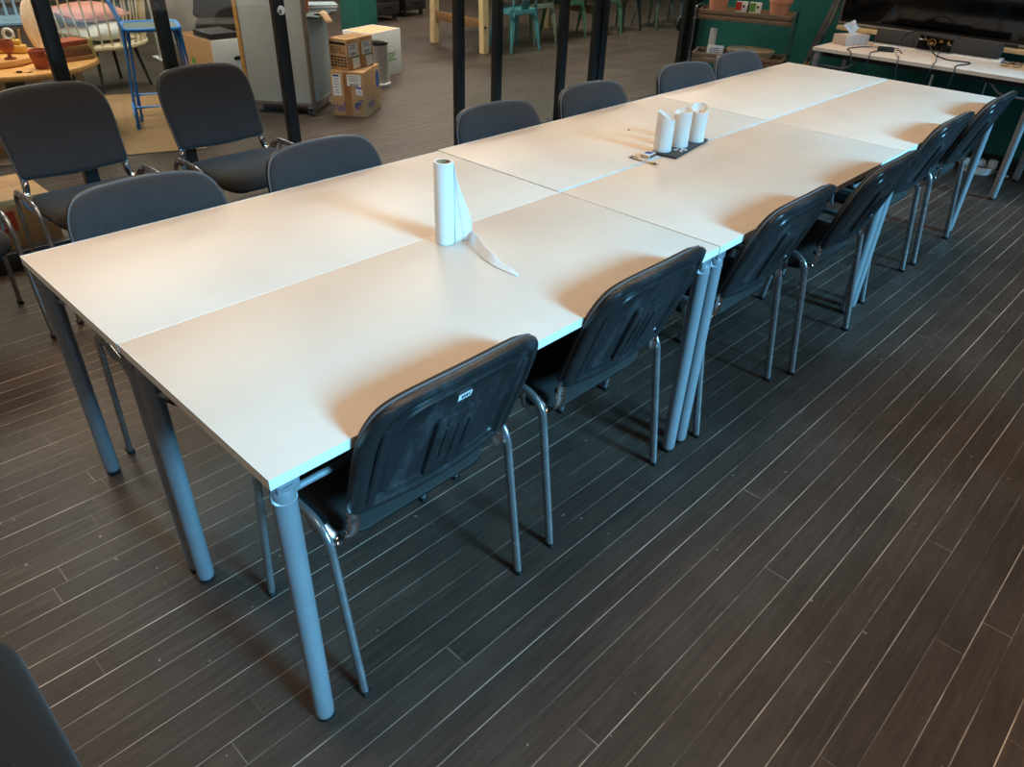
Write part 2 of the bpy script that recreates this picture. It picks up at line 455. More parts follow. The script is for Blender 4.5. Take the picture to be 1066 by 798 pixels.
# ------------------------------------------------------------------ tables
HT = .727
def make_table(L, W=.596, name='table'):
    t = thing(name, '', 'table', group='white tables pushed together in two rows')
    th = .022
    bm = B(); add_box(bm, (0, 0, HT - th / 2), (W - .0016, L - .0016, th - .0004), bev=.0012); obj('tabletop', bm, 'laminate', t)
    # edge band: a loop of pale edging a hair proud of the board
    bm = B()
    o = [(-W/2, -L/2), (W/2, -L/2), (W/2, L/2), (-W/2, L/2)]; k = .0012; i_ = [(-W/2 + k, -L/2 + k), (W/2 - k, -L/2 + k), (W/2 - k, L/2 - k), (-W/2 + k, L/2 - k)]
    for za, zb in ((HT - th, HT + .0002),):
        ov = [[bm.verts.new((p[0], p[1], z)) for p in q] for z in (za, zb) for q in (o, i_)]
        for j in range(4):
            m = (j + 1) % 4
            bm.faces.new((ov[0][j], ov[0][m], ov[2][m], ov[2][j])); bm.faces.new((ov[2][j], ov[2][m], ov[3][m], ov[3][j]))
            bm.faces.new((ov[1][m], ov[1][j], ov[3][j], ov[3][m])); bm.faces.new((ov[0][m], ov[0][j], ov[1][j], ov[1][m]))
    obj('edge_band', bm, 'edge_band', t, smooth=False)
    dx, dy = .025, .032
    for sx in (-1, 1):
        for sy in (-1, 1):
            x, y = sx * (W / 2 - dx), sy * (L / 2 - dy)
            bm = B(); lathe(bm, [(0, .012), (.0185, .012), (.0205, .016), (.0212, .03), (.0222, .66), (.0222, .672), (.019, .68), (0, .68)], (x, y, 0), 26)
            lg = obj('leg', bm, 'grey_steel', t)
            bm = B(); lathe(bm, [(0, 0), (.016, 0), (.0195, .004), (.0195, .014), (0, .014)], (x, y, 0), 22); obj('foot_cap', bm, 'black_cap', lg)
            # cast corner bracket between leg and top
            bm = B(); add_box(bm, (x - sx * .006, y - sy * .006, HT - th - .018), (.044, .046, .034), bev=.006)
            rod(bm, (x, y, .655), (x, y, .69), .024, 22, .0215)
            obj('bracket', bm, 'grey_steel', lg)
            bm = B(); rod(bm, (x - sx * .01, y - sy * .022, .60), (x - sx * .0225, y - sy * .022, .60), .003, 8); obj('screw', bm, 'chrome', lg)
    for sx in (-1, 1):
        x = sx * (W / 2 - dx)
        for e in (-1, 1):
            bm = B(); sweep(bm, fillet([(x - sx * .004, e * (L/2 - dy), .605), (x - sx * .06, e * (L/2 - dy - .02), .605), (x - sx * .06, e * (L/2 - .22), .605), (x - sx * .06, e * (L/2 - .32), .69)], .04), .0075, 10)
            obj('brace', bm, 'grey_steel', t)
    bm = B()
    for sy in (-1, 1): add_box(bm, (0, sy * (L / 2 - .05), HT - th - .02), (W - .13, .03, .036), bev=.004)
    for sx in (-1, 1): add_box(bm, (sx * (W / 2 - .075), 0, HT - th - .02), (.03, L - .16, .036), bev=.004)
    obj('under_frame', bm, 'dark_frame', t)
    return t
TW = .598
tb = make_table(1.414)
tb['label'] = 'white laminate table at the near right corner of the row, carrying the paper towel roll'
tb.location = (-.299, .709, 0)
for (x, y, lab) in ((-.8960, .708, 'white laminate table at the near left corner of the row, its top bare'),
                    (-.299, 2.128, 'white laminate table in the middle of the right row, beyond the paper roll table'),
                    (-.9035, 2.127, 'white laminate table in the middle of the left row, beside the candles'),
                    (-.299, 3.545, 'white laminate table at the far right end of the row, nearest the screen'),
                    (-.9035, 3.546, 'white laminate table at the far left end of the row, nearest the slatted trolley')):
    o = dup(tb, (x, y, 0), 0, lab)
    if x < -.6 and y < 1: o.scale = (1, 1, .9985)

# ------------------------------------------------------------------ visitor chairs
def mirror_y(p): return (p[0], -p[1], p[2])
LEAN = .35
ZC = .655
def back_place(front):
    def f(u, v, d):
        z = ZC + v; x = .045 - LEAN * (z - .45) + .018 * (u / .22) ** 2 + .03 * max(0, .10 - (v + .168))
        return V(x + d, u, z)
    return f
half = [(0, -.170), (.10, -.165), (.165, -.160), (.203, -.156), (.217, -.134), (.219, -.08), (.223, -.02), (.224, .04), (.217, .095), (.194, .138), (.152, .158), (.08, .166), (0, .168)]
OUT = catmull(half + [(-p[0], p[1]) for p in half[-2:0:-1]], 4)
def make_chair():
    t = thing('visitor_chair', '', 'chair')
    # four leg halves of two bent oval tubes
    full = fillet([(0, 0), (.055, .40), (.066, .478), (.334, .478), (.345, .40), (.40, 0)] and [(0, 0, .006), (.063, 0, .474), (.20, 0, .478)], .075, 9)
    for sy in (-1, 1):
        for fr in (0, 1):
            pts = [((.40 - p.x) if fr else p.x, sy * .255, p.z) for p in full]
            bm = B(); sweep(bm, pts, .0130, 14, b=.0090, lateral=(0, 1, 0)); lg = obj('leg', bm, 'chrome' if False else 'leg_metal', t)
            bm = B(); p = pts[0]; add_box(bm, (p[0], p[1], .006), (.034, .022, .012), bev=.004); obj('foot_cap', bm, 'black_cap', lg)
    # seat pad and its plastic pan
    bm = B(); o = rrect(.42, .45, .075, 7)
    def sp(u, v, d):
        x = .275 + u
        return V(x, v, .424 + d + .008 * (u / .2) - .016 * max(0, (u - .11) / .085) ** 2 - .006 * (1 - (v / .22) ** 2))
    rings_mesh(bm, o, [(0, -.012), (.97, -.012), (.995, -.004), (1, .006), (.985, .02), (.95, .03), (.85, .036), (.5, .04), (0, .041)], sp); st = obj('seat', bm, 'seat_fabric', t)
    bm = B(); rings_mesh(bm, o, [(0, -.024), (.86, -.024), (.97, -.016), (.99, -.0125), (0, -.0125)], sp); obj('seat_pan', bm, 'plastic', st)
    for x in (.135, .265):
        bm = B(); sweep(bm, fillet([(x, -.253, .474), (x, -.240, .399), (x, .240, .399), (x, .253, .474)], .03, 5), .008, 12); obj('crossbar', bm, 'leg_metal', t)
    # backrest: fabric pad in front, moulded shell behind
    bm = B(); rings_mesh(bm, OUT, [(0, .0), (.97, .0), (.985, .004), (.982, .012), (.95, .021), (.86, .026), (.5, .026), (0, .025)], back_place(1)); bk = obj('backrest', bm, 'fabric', t, angle=60)
    bm = B(); pf = back_place(1); pts = [pf(u * .99, v * .99, .004) for (u, v) in OUT]; sweep(bm, pts, .0032, 6, closed=True); obj('piping', bm, 'piping', bk)
    bm = B(); rings_mesh(bm, OUT, [(0, .003), (.97, .003), (1.0, .0), (1.004, -.008), (.985, -.017), (.94, -.021), (.89, -.0205), (.875, -.015), (.865, -.0125), (.74, -.0115), (.725, -.0155), (.71, -.0155), (.695, -.011), (.5, -.0105), (0, -.0105)], back_place(1)); sh = obj('back_shell', bm, 'plastic', t, angle=50)
    # ribbed boss in the middle of the shell and the two ridges that hide the stays
    bm = B(); f = back_place(1)
    o2 = rrect(.115, .185, .014, 4)
    def bp(u, v, d): return f(u, v - .04, -.0105 + d)
    rings_mesh(bm, o2, [(1, .002), (1, -.004), (.97, -.009), (.93, -.010), (0, -.010)], bp); boss = obj('boss', bm, 'plastic', sh)
    bm = B()
    for u in (-.03, 0, .03):
        sweep(bm, [bp(u, v, -.010) for v in (-.075, -.03, .02, .055)], .0035, 8)
    obj('rib', bm, 'plastic', boss) if False else obj('ribs', bm, 'plastic', sh)
    for u in (-.03, .03):
        bm = B(); p = bp(u, .072, -.0095); rod(bm, p, p + V(-.004, 0, 0), .0045, 10); obj('screw', bm, 'steel_leg', sh)
    for sy in (-1, 1):
        bm = B(); pts = [f(sy * .178, v, -.014) for v in (-.15, -.1, -.03, .04, .09)]
        sweep(bm, pts, .006, 8, b=.011, lateral=(0, 1, 0), radii=[1, 1, 1, 1, .6]); obj('ridge', bm, 'plastic', sh)
        # chromed stay: leaves the leg, dips and turns up into the backrest corner
        q = [f(sy * .203, v, -.002) for v in (-.148, -.11, -.05)]
        pts = fillet([(.085, sy * .250, .462), (.060, sy * .238, .432), (.044, sy * .212, .436), (.042, sy * .204, .465)] + [tuple(p) for p in q], .03, 6)
        bm = B(); sweep(bm, pts, .0042, 10, b=.0145, lateral=(.25, 1, 0)); s_ = obj('back_stay', bm, 'chrome', t)
        bm = B(); p0 = f(sy * .203, -.166, -.002); rod(bm, tuple(p0 + V(.012, 0, -.012)), tuple(p0 + V(-.012, 0, -.012)), .008, 14); obj('bolt', bm, 'chrome', s_)
    return t
k = NT('leg_metal'); f = k.noise(30, detail=4)
k.l(k.ramp(f, [(.3, lin((158, 161, 166))), (.7, lin((176, 178, 182)))]), k.b.inputs['Base Color']); k.b.inputs['Metallic'].default_value = .75
k.l(k.rng(f, .3, .7, .16, .3), k.b.inputs['Roughness']); MAT['leg_metal'] = k.m
ch = make_chair()
GR, GL, GX = 'black visitor chairs along the right side of the table', 'black visitor chairs along the left side of the table', 'black visitor chairs standing apart from the table'
right = [(-.012, .385, 0, 'first black visitor chair on the right side of the table, nearest the camera'),
         (-.018, 1.032, 0, 'second black visitor chair on the right side, just before the middle table legs'),
         (.0, 1.772, 0, 'third black visitor chair on the right side, just past the middle table legs'),
         (.045, 2.392, 0, 'fourth black visitor chair from the near end on the right side'),
         (-.01, 3.21, 0, 'fifth black visitor chair on the right side, last but one before the screen'),
         (0, 3.85, 0, 'last black visitor chair on the right side, at the far end near the desk')]
left = [(-1.222, .366, -3, 'black visitor chair tucked in on the left side at the near left table corner'),
        (-1.222, .968, 0, 'second black visitor chair from the near end on the left side of the table'),
        (-1.222, 1.80, -5, 'third black visitor chair on the left side, in front of the dark door post'),
        (-1.222, 2.42, -5, 'fourth black visitor chair on the left side, in front of the double window post'),
        (-1.222, 3.20, -9, 'fifth black visitor chair on the left side, last but one before the trolley'),
        (-1.222, 3.74, -6, 'last black visitor chair on the left side, in front of the slatted trolley')]
apart = [(-2.6, .567, 0, 'empty black visitor chair against the glass in front of the round wooden table'),
         (-2.6, 1.232, 0, 'empty black visitor chair against the glass in front of the blue bar stool'),
         (-2.55, -.06, 0, 'black visitor chair cut off at the left photo edge, only seat corner showing'),
         (-.085, -.872, 90, 'black visitor chair in the lower left corner of the photo, only its seat edge showing')]
chairs = []
first = True
for lst, g, flip in ((right, GR, PI), (left, GL, 0), (apart, GX, 0)):
    for (x, y, a, lab) in lst:
        yaw = flip + math.radians(a)
        if first:
            ch.location = (x, y, 0); ch.rotation_euler = (0, 0, yaw); ch['label'] = lab; ch['group'] = g; first = False; chairs.append(ch)
        else: chairs.append(dup(ch, (x, y, 0), yaw, lab, g))
# small white tag on the back of the first chair
f = back_place(1)
bm = B()
c0 = f(.0, .088, -.0118); up = (f(0, .10, 0) - f(0, .08, 0)).normalized()
R_ = Matrix((up.cross(V(0, 1, 0)), V(0, 1, 0), up)).transposed()
add_box(bm, c0, (.0014, .034, .016), R_, .0003)
o = obj('name_tag', bm, 'label_white', chairs[0]); o['label'] = 'small white tag with dark print'
bm = B()
for yy, w in ((-.011, .004), (-.005, .0045), (.001, .004), (.007, .005)): add_box(bm, c0 + V(-.0008, yy, 0), (.0008, w, .007), R_)
add_box(bm, c0 + V(-.0008, 0, 0) + up * .0058, (.0008, .03, .0012), R_)
obj('tag_print', bm, 'ink_black', o)

# ------------------------------------------------------------------ things on the table
# paper towel roll with its loose end
t = thing('paper_roll', 'white paper towel roll standing upright with its loose end trailing on the near table', 'paper roll', (-.538, .864, HT))
bm = B(); lathe(bm, [(.0195, .001), (.0255, .001), (.0265, .003), (.0265, .222), (.0258, .224), (.0195, .224), (.0195, .001)], res=36); obj('roll', bm, 'paper', t)
bm = B(); lathe(bm, [(.0180, .002), (.0193, .002), (.0193, .2235), (.0180, .2235), (.0180, .002)], res=36); obj('core', bm, 'cardboard', t)
bm = B(); NS, NT_ = 40, 10
grid = []
for i in range(NS + 1):
    s = i / NS; row = []
    for j in range(NT_ + 1):
        v = j / NT_
        if s < .25:                       # still on the roll
            a = math.radians(150 - 118 * (s / .25)); r = .0272
            x, y = r * math.cos(a), r * math.sin(a); z0, z1 = .002, .222
            z = z0 + (z1 - z0) * v
        else:
            q = (s - .25) / .75
            a = math.radians(32); bx, by = .0272 * math.cos(a), .0272 * math.sin(a)
            # path of the sheet: out and then down on to the table
            if q < .32:
                w = q / .32; dx_, dy_ = bx + (.020) * w, by + .042 * w
                top = .222 - .172 * w ** 1.15; z = .0015 + (top - .0015) * v; x, y = dx_, dy_ + .006 * math.sin(w * 5 + v * 3)
            else:
                w = (q - .32) / .68; cx = bx + .020 + .242 * w; cy = by + .042 - .062 * w - .02 * math.sin(w * PI)
                wid = .028 * (1 - w) ** .8 + .004
                ang = math.radians(78) * (1 - w) ** 1.3 + .1
                x = cx + .1 * wid * (v - .5); y = cy + wid * math.cos(ang) * (v - .5) * 1.2; z = .0016 + wid * math.sin(ang) * v + .006 * math.sin(w * PI) * v + .004 * math.sin(w*9)**2 * v
        row.append(bm.verts.new((x, y, z)))
    grid.append(row)
for i in range(NS):
    for j in range(NT_): bm.faces.new((grid[i][j], grid[i + 1][j], grid[i + 1][j + 1], grid[i][j + 1]))
o = obj('loose_sheet', bm, 'paper', t, angle=180)
md = o.modifiers.new('thick', 'SOLIDIFY'); md.thickness = .0009; md.offset = 0

# slate board with three burnt down candles
ang = math.atan2(2.312 - 2.032, -.594 + .548)
t = thing('slate_board', 'dark grey slate board under the three white candles', 'board', (-.622, 2.165, HT), ang - PI / 2)
bm = B(); add_box(bm, (0, 0, .005), (.102, .315, .009), bev=.0012); obj('slab', bm, 'slate', t)
bm = B()
for sx in (-1, 1):
    for sy in (-1, 1): lathe(bm, [(0, 0), (.005, 0), (.005, .001), (0, .001)], (sx * .04, sy * .14, 0), 10)
obj('pad', bm, 'black_cap', t)
ZS = HT + .0095
def candle(x, y, h, r, hf, label, seed):
    t = thing('pillar_candle', label, 'candle', (x, y, ZS), 0, 'white candles on the slate board')
    rnd = random.Random(seed); ph = [rnd.uniform(0, 6.3) for _ in range(4)]
    def hfun(a, rr, z):
        if z < h * .7: return 0
        if rr < r * .7: return 0
        return hf(a) + .0016 * math.sin(4 * a + ph[0]) + .001 * math.sin(9 * a + ph[1]) + .0008 * math.sin(17 * a + ph[2])
    bm = B(); lathe(bm, [(0, 0), (r * 1.02, 0), (r * 1.03, .006), (r, .012), (r * .99, h * .5), (r, h * .8), (r * .985, h), (r * .93, h + .001), (r * .90, h - .006), (r * .72, h - .014), (r * .5, h * .84), (0, h * .83)], res=56, hfun=hfun)
    obj('wax', bm, 'wax', t, angle=50)
    bm = B(); sweep(bm, [(0, 0, h * .825), (.001, .001, h * .83 + .006), (.003, 0, h * .83 + .011)], .0012, 6); obj('wick', bm, 'wick', t)
    return t
candle(-.632, 2.052, .128, .0345, lambda a: .016 * math.cos(a - math.radians(215)) , 'white pillar candle at the near end of the slate board, its rim slanting', 1)
candle(-.624, 2.155, .122, .0345, lambda a: .010 * abs(math.sin(a - .6)) + .006 * math.cos(a - 1), 'white pillar candle in the middle of the slate board, between the other two', 2)
candle(-.622, 2.268, .124, .0345, lambda a: .013 * math.cos(a - math.radians(125)), 'white pillar candle at the far end of the slate board with an open hollowed top', 3)
bm = B(); rnd = random.Random(4)
for k_ in range(9):
    p = V(rnd.uniform(-.018, .02), rnd.uniform(-.015, .02), 0); s = rnd.uniform(.003, .008)
    bmesh.ops.create_icosphere(bm, subdivisions=1, radius=s, matrix=Matrix.Translation(p + V(0, 0, s * .55)) @ Matrix.Diagonal((1.2, 1, .55, 1)))
tag(obj('wax_drips', bm, 'wax', loc=(-.584, 2.098, ZS), angle=70), 'small lump of spilled white wax on the slate board between the first two candles', 'wax')
t = thing('matchbox', 'small matchbox with blue and white print lying by the near end of the slate board', 'matchbox', (-.632, 1.962, HT), math.radians(8))
boxobj('sleeve', (0, 0, .0075), (.037, .052, .0148), 'label_white', t, .0006)
boxobj('tray', (0, 0, .0075), (.033, .0535, .0118), 'cardboard_light', t, .0004)
bm = B(); add_box(bm, (0, .004, .0151), (.026, .03, .0006)); obj('printed_panel', bm, 'ink_blue', t)
boxobj('striker', (.0187, 0, .0075), (.0004, .048, .011), 'book_brown', t, 0); boxobj('striker', (-.0187, 0, .0075), (.0004, .048, .011), 'book_brown', t, 0)
pa, pb = V(-.664, 1.898, 0), V(-.546, 1.902, 0)
dv = pb - pa
t = thing('ballpoint_pen', 'kraft coloured ballpoint pen with black ends lying beside the matchbox', 'pen', tuple((pa + pb) / 2 + V(0, 0, HT)), math.atan2(dv.y, dv.x))
r = .0046
bm = B(); rod(bm, (-.044, 0, r), (.044, 0, r), .0044, 14); obj('barrel', bm, 'kraft', t)
bm = B(); rod(bm, (.044, 0, r), (.060, 0, r), .0045, 14, .002); obj('tip', bm, 'black_cap', t)
bm = B(); rod(bm, (-.058, 0, r), (-.044, 0, r), .0046, 14); rod(bm, (-.068, 0, r), (-.058, 0, r), .0025, 10); obj('push_button', bm, 'black_cap', t)
bm = B(); add_box(bm, (-.042, 0, r * 2 + .0012), (.03, .003, .0012), bev=.0004); add_box(bm, (-.055, 0, r * 2 + .0004), (.004, .003, .003)); obj('clip', bm, 'black_cap', t)
bm = B(); bmesh.ops.create_icosphere(bm, subdivisions=2, radius=.005, matrix=Matrix.Translation((0, 0, .002)) @ Matrix.Diagonal((1, .8, .4, 1)))
tag(obj('crumb', bm, 'wick', loc=(-.905, 2.213, HT)), 'tiny dark crumb on the bare left table top, left of the candles', 'crumb')
# ------------------------------------------------------------------ far end: desk, screen, trolley
DZ = .985; HD = HT * DZ
ds = dup(tb, (-.690, 5.315, 0), PI / 2, 'white topped desk against the teal wall under the screen, holding the tissue box and cables')
ds.name = 'desk'; ds.scale = (1, 1, DZ); ds['category'] = 'desk'; del ds['group']

# screen
YS = 5.63
t = thing('television', 'large black flat screen on the teal wall above the desk', 'television', (-.78, YS, .815))
boxobj('panel', (0, .01, .42), (1.46, .036, .84), 'black_matt', t, .006)
boxobj('display', (0, -.0095, .425), (1.425, .003, .805), 'screen', t, .0008)
bm = B(); add_box(bm, (-.722, -.004, .42), (.016, .045, .846), bev=.004); add_box(bm, (.722, -.004, .42), (.016, .045, .846), bev=.004); add_box(bm, (0, -.004, -.004), (1.46, .045, .016), bev=.004); add_box(bm, (0, -.004, .844), (1.46, .045, .016), bev=.004); obj('bezel', bm, 'aluminium', t)
boxobj('sensor_bar', (.3, -.016, -.012), (.36, .03, .028), 'black_matt', t, .005)
bm = B(); add_box(bm, (0, .085, .42), (.5, .13, .35), bev=.005); add_box(bm, (0, .165, .42), (.7, .1, .5), bev=.005); obj('wall_bracket', bm, 'dark_frame', t)
t = thing('pen_tray', 'narrow wooden rail running under the bottom edge of the screen', 'rail', (-.78, YS - .02, .765))
boxobj('rail', (0, 0, .016), (1.44, .05, .03), 'pine', t, .004)
bm = B()
for x in (-.5, .5): add_box(bm, (x, .12, .018), (.04, .22, .02), bev=.003)
obj('bracket', bm, 'aluminium', t)

# conference bar with camera on a half round white base
t = thing('conference_bar', 'long grey conference soundbar with a glossy black camera in its middle, on the desk', 'soundbar', (-.765, 5.51, HD), math.radians(1))
bm = B(); pr = [(.05 * math.cos(a), .05 * math.sin(a) * .5) for a in [PI * k / 14 for k in range(15)]]
n = len(pr); a_ = [bm.verts.new((-.40, p[0] + .01, p[1])) for p in pr]; b_ = [bm.verts.new((.42, p[0] + .01, p[1])) for p in pr]
bm.faces.new(a_); bm.faces.new(b_[::-1])
for i in range(n): bm.faces.new((a_[i], a_[(i + 1) % n], b_[(i + 1) % n], b_[i]))
obj('base', bm, 'plastic_white', t)
tilt = Matrix.Rotation(math.radians(-12), 3, 'X')
boxobj('speaker_left' if False else 'speaker', (-.265, 0, .062), (.27, .06, .085), 'speaker_cloth', t, .006, tilt)
boxobj('speaker', (.265, 0, .062), (.27, .06, .085), 'speaker_cloth', t, .006, tilt)
hs = boxobj('camera_housing', (0, .004, .066), (.262, .066, .1), 'speaker_cloth', t, .006, tilt)
fc = boxobj('camera_window', (0, -.033, .06), (.215, .006, .084), 'lens_black', t, .002, tilt)
for (x, z, r, m) in ((-.02, .062, .027, 'gold_lens'), (-.02, .062, .02, 'lens_black'), (-.02, .062, .010, 'gold_lens'), (.035, .078, .009, 'gold_lens'), (.055, .05, .007, 'gold_lens'), (-.07, .078, .006, 'gold_lens'), (-.075, .045, .005, 'gold_lens'), (.082, .075, .007, 'gold_lens'), (.02, .03, .008, 'gold_lens')):
    bm = B(); yy = -.036 + (.06 - z) * .21; dd = {.027: .002, .02: .004, .010: .006}.get(r, .003)
    rod(bm, (x, yy + .003, z), (x, yy - dd, z), r, 24); obj('lens' if r > .02 else 'lens_ring' if r > .015 else 'lens_element', bm, m, fc)

# tissue box
t = thing('tissue_box', 'patterned tissue box with a white tissue sticking up at the left end of the desk', 'tissue box', (-1.285, 5.36, HD), math.radians(-20))
bm = B(); add_box(bm, (0, 0, .032), (.12, .225, .063), bev=.003); obj('carton', bm, 'patterned_card', t)
bm = B(); lathe(bm, [(.001, 0), (.042, 0), (.045, .0012), (0, .0012)], (0, 0, .0625), 24, sx=.6, sy=1.6); obj('slot', bm, 'label_white', t)
bm = B(); g = []
for i in range(13):
    u = i / 12 - .5; row = []
    for j in range(9):
        v = j / 8
        row.append(bm.verts.new((.012 * math.sin(u * 9 + v * 3) + .04 * v * v * (.5 - abs(u)) - .02 * v, (u * (.05 + .11 * v ** .7)), .06 + .10 * v * (1 - .55 * abs(u + .12) * 2 * v))))
    g.append(row)
for i in range(12):
    for j in range(8): bm.faces.new((g[i][j], g[i + 1][j], g[i + 1][j + 1], g[i][j + 1]))
o = obj('tissue', bm, 'tissue', t, angle=180); md = o.modifiers.new('thick', 'SOLIDIFY'); md.thickness = .0016
# papers, adapter, glasses on the desk
def sheet(name, label, cat, loc, w, h, yaw, mat):
    bm = B(); n = 6; g = []
    for i in range(n + 1):
        row = [bm.verts.new(((i / n - .5) * w, (j / n - .5) * h, .0006 + .004 * (abs(i / n - .5) * 2) ** 3 * (j / n))) for j in range(n + 1)]; g.append(row)
    for i in range(n):
        for j in range(n): bm.faces.new((g[i][j], g[i + 1][j], g[i + 1][j + 1], g[i][j + 1]))
    o = obj(name, bm, mat, None, loc, (0, 0, yaw), angle=180); m = o.modifiers.new('thick', 'SOLIDIFY'); m.thickness = .0008
    return tag(o, label, cat)
sheet('paper_sheet', 'beige sheet of paper on the desk behind the black adapter', 'paper', (-1.10, 5.50, HD), .16, .12, .1, 'cardboard_light')
sheet('paper_sheet', 'beige sheet of paper on the desk under the reading glasses at the right', 'paper', (-.20, 5.43, HD), .21, .24, -.1, 'cardboard_light')
t = thing('power_adapter', 'black power adapter lying on the desk below the left half of the soundbar', 'adapter', (-1.0, 5.27, HD), math.radians(22))
boxobj('brick', (0, 0, .014), (.105, .055, .027), 'black_matt', t, .006)
bm = B(); sweep(bm, fillet([(.05, 0, .014), (.085, .0, .014), (.10, -.06, .006)], .02), .0035, 8); obj('lead', bm, 'cable_black', t)
t = thing('glasses', 'dark folded reading glasses lying on the right end of the desk', 'glasses', (-.255, 5.37, HD + .002), math.radians(12))
for s in (-1, 1):
    bm = B(); pts = [(s * .033 + .026 * math.cos(a), -.002 * math.sin(a), .018 + .016 * math.sin(a)) for a in [2 * PI * k / 20 for k in range(20)]]; sweep(bm, pts, .0022, 7, closed=True); fr_ = obj('rim', bm, 'black_cap', t)
    bm = B(); lathe(bm, [(0, -.0006), (.0245, -.0006), (.0245, .0006), (0, .0006)], res=20, sy=.62); obj('lens', bm, 'glass', fr_, (s * .033, 0, .018), (PI / 2, 0, 0))
    bm = B(); sweep(bm, fillet([(s * .06, 0, .024), (s * .06, .01, .022), (-s * .05, .02 + .006 * s, .012)], .008), .0022, 7); obj('temple', bm, 'black_cap', t)
bm = B(); sweep(bm, [(-.008, 0, .022), (0, 0, .026), (.008, 0, .022)], .002, 7); obj('bridge', bm, 'black_cap', t)
# cables
def cable(name, label, pts, r, mat='cable_black', rad=.05):
    bm = B(); sweep(bm, fillet(pts, rad, 6), r, 8)
    return tag(obj(name, bm, mat), label, 'cable', 'cables around the desk')
ye = 5.0
cable('cable', 'black cable dropping over the desk edge, leftmost of the hanging cables', [(-1.06, 5.40, HD + .004), (-1.17, 5.30, HD + .004), (-1.21, 5.12, HD + .004), (-1.12, ye, HD + .004), (-1.105, ye, HD - .12), (-1.13, ye + .04, .30), (-1.0, 5.2, .006)], .0035)
cable('cable', 'black cable snaking over the desk edge, second of the hanging cables', [(-.98, 5.46, HD + .004), (-1.06, 5.36, HD + .004), (-1.02, 5.22, HD + .004), (-1.045, 5.12, HD + .004), (-1.0, ye, HD + .004), (-1.02, ye, HD - .2), (-.98, ye + .05, .25), (-.9, 5.2, .006)], .0035)
cable('cable', 'thin black cable hanging in a loop from the adapter back up to the soundbar', [(-.905, 5.20, HD + .005), (-.84, 5.08, HD + .005), (-.815, ye - .01, HD), (-.80, ye - .01, HD - .12), (-.72, ye - .01, HD - .17), (-.62, ye - .01, HD - .12), (-.60, ye - .01, HD + .004), (-.63, 5.15, HD + .004), (-.68, 5.3, HD + .005), (-.70, 5.44, HD + .05)], .0025)
cable('cable', 'thick black cable arching in front of the camera and down to the desk', [(-.98, 5.455, HD + .05), (-.93, 5.42, HD + .12), (-.85, 5.41, HD + .13), (-.80, 5.40, HD + .09), (-.72, 5.36, HD + .01), (-.60, 5.26, HD + .005), (-.48, 5.30, HD + .005), (-.45, 5.24, HD + .006), (-.50, 5.10, HD + .004), (-.47, ye, HD + .004), (-.48, ye, HD - .18), (-.5, ye + .06, .2), (-.45, 5.3, .006)], .004)
cable('cable', 'thin pale cable hanging straight down behind the desk edge at the right', [(-.42, 5.66, HD + .02), (-.42, 5.67, HD - .2), (-.40, 5.68, .2), (-.36, 5.6, .008)], .003, 'plastic_white')
t = thing('stand_pole', 'thin white pole standing under the desk edge', 'pole', (-.60, 5.06, 0))
bm = B(); rod(bm, (0, 0, .01), (0, 0, HD - .062), .0075, 14); obj('pole', bm, 'plastic_white', t)
bm = B(); lathe(bm, [(0, 0), (.03, 0), (.032, .004), (.012, .012), (0, .012)], res=20); obj('foot', bm, 'plastic_white', t)
t = thing('cable_conduit', 'ribbed grey cable hose sweeping down left of the screen with tan cables below it', 'cable hose', (-1.60, 5.60, 0))
pts = fillet([(.135, .03, 1.75), (.10, .0, 1.2), (.05, 0, .90), (-.01, 0, .70), (-.05, 0, .56)], .3, 12)
bm = B(); rr = [1 + .12 * (i % 2) for i in range(len(pts))]; sweep(bm, pts, .028, 12, radii=rr); obj('hose', bm, 'corrugated', t)
for k_, dxx in enumerate((-.014, 0, .014)):
    bm = B(); sweep(bm, fillet([(-.045 + dxx, 0, .58), (-.07 + dxx, .0, .47), (-.12 + dxx * 1.5, .02, .30), (-.14 + dxx * 2, .06, .01)], .15, 8), .0075, 8); obj('tan_cable', bm, 'cable_tan' if k_ != 1 else 'brown_wood', t)
bm = B(); sweep(bm, fillet([(.14, .01, 1.75), (.115, -.03, 1.2), (.07, -.03, .9), (.03, -.03, .72)], .3, 10), .009, 8); obj('cable_rod', bm, 'silver_metal', t)
# power strip on the floor
t = thing('extension_reel', 'white extension lead coiled on the floor under the right end of the desk', 'extension lead', (-.26, 5.60, 0), .2)
bm = B()
for k_ in range(5): sweep(bm, [(.085 * math.cos(a) * (1 + .03 * k_) , .07 * math.sin(a), .006 + .009 * k_) for a in [2 * PI * i / 30 for i in range(30)]], .006, 8, closed=True)
obj('coil', bm, 'plastic_white', t)
boxobj('socket_strip', (-.05, -.02, .07), (.16, .06, .042), 'plastic_white', t, .008, rz(.4))
bm = B(); lathe(bm, [(0, 0), (.03, 0), (.032, .006), (.028, .045), (.02, .05), (0, .05)], (.075, .01, .045), 20); obj('plug', bm, 'plastic_white', t)
bm = B(); sweep(bm, fillet([(.09, 0, .01), (.16, -.02, .006), (.2, -.0, .006), (.16, .06, .006), (.05, .09, .006)], .05), .005, 8); obj('lead', bm, 'plastic_white', t)

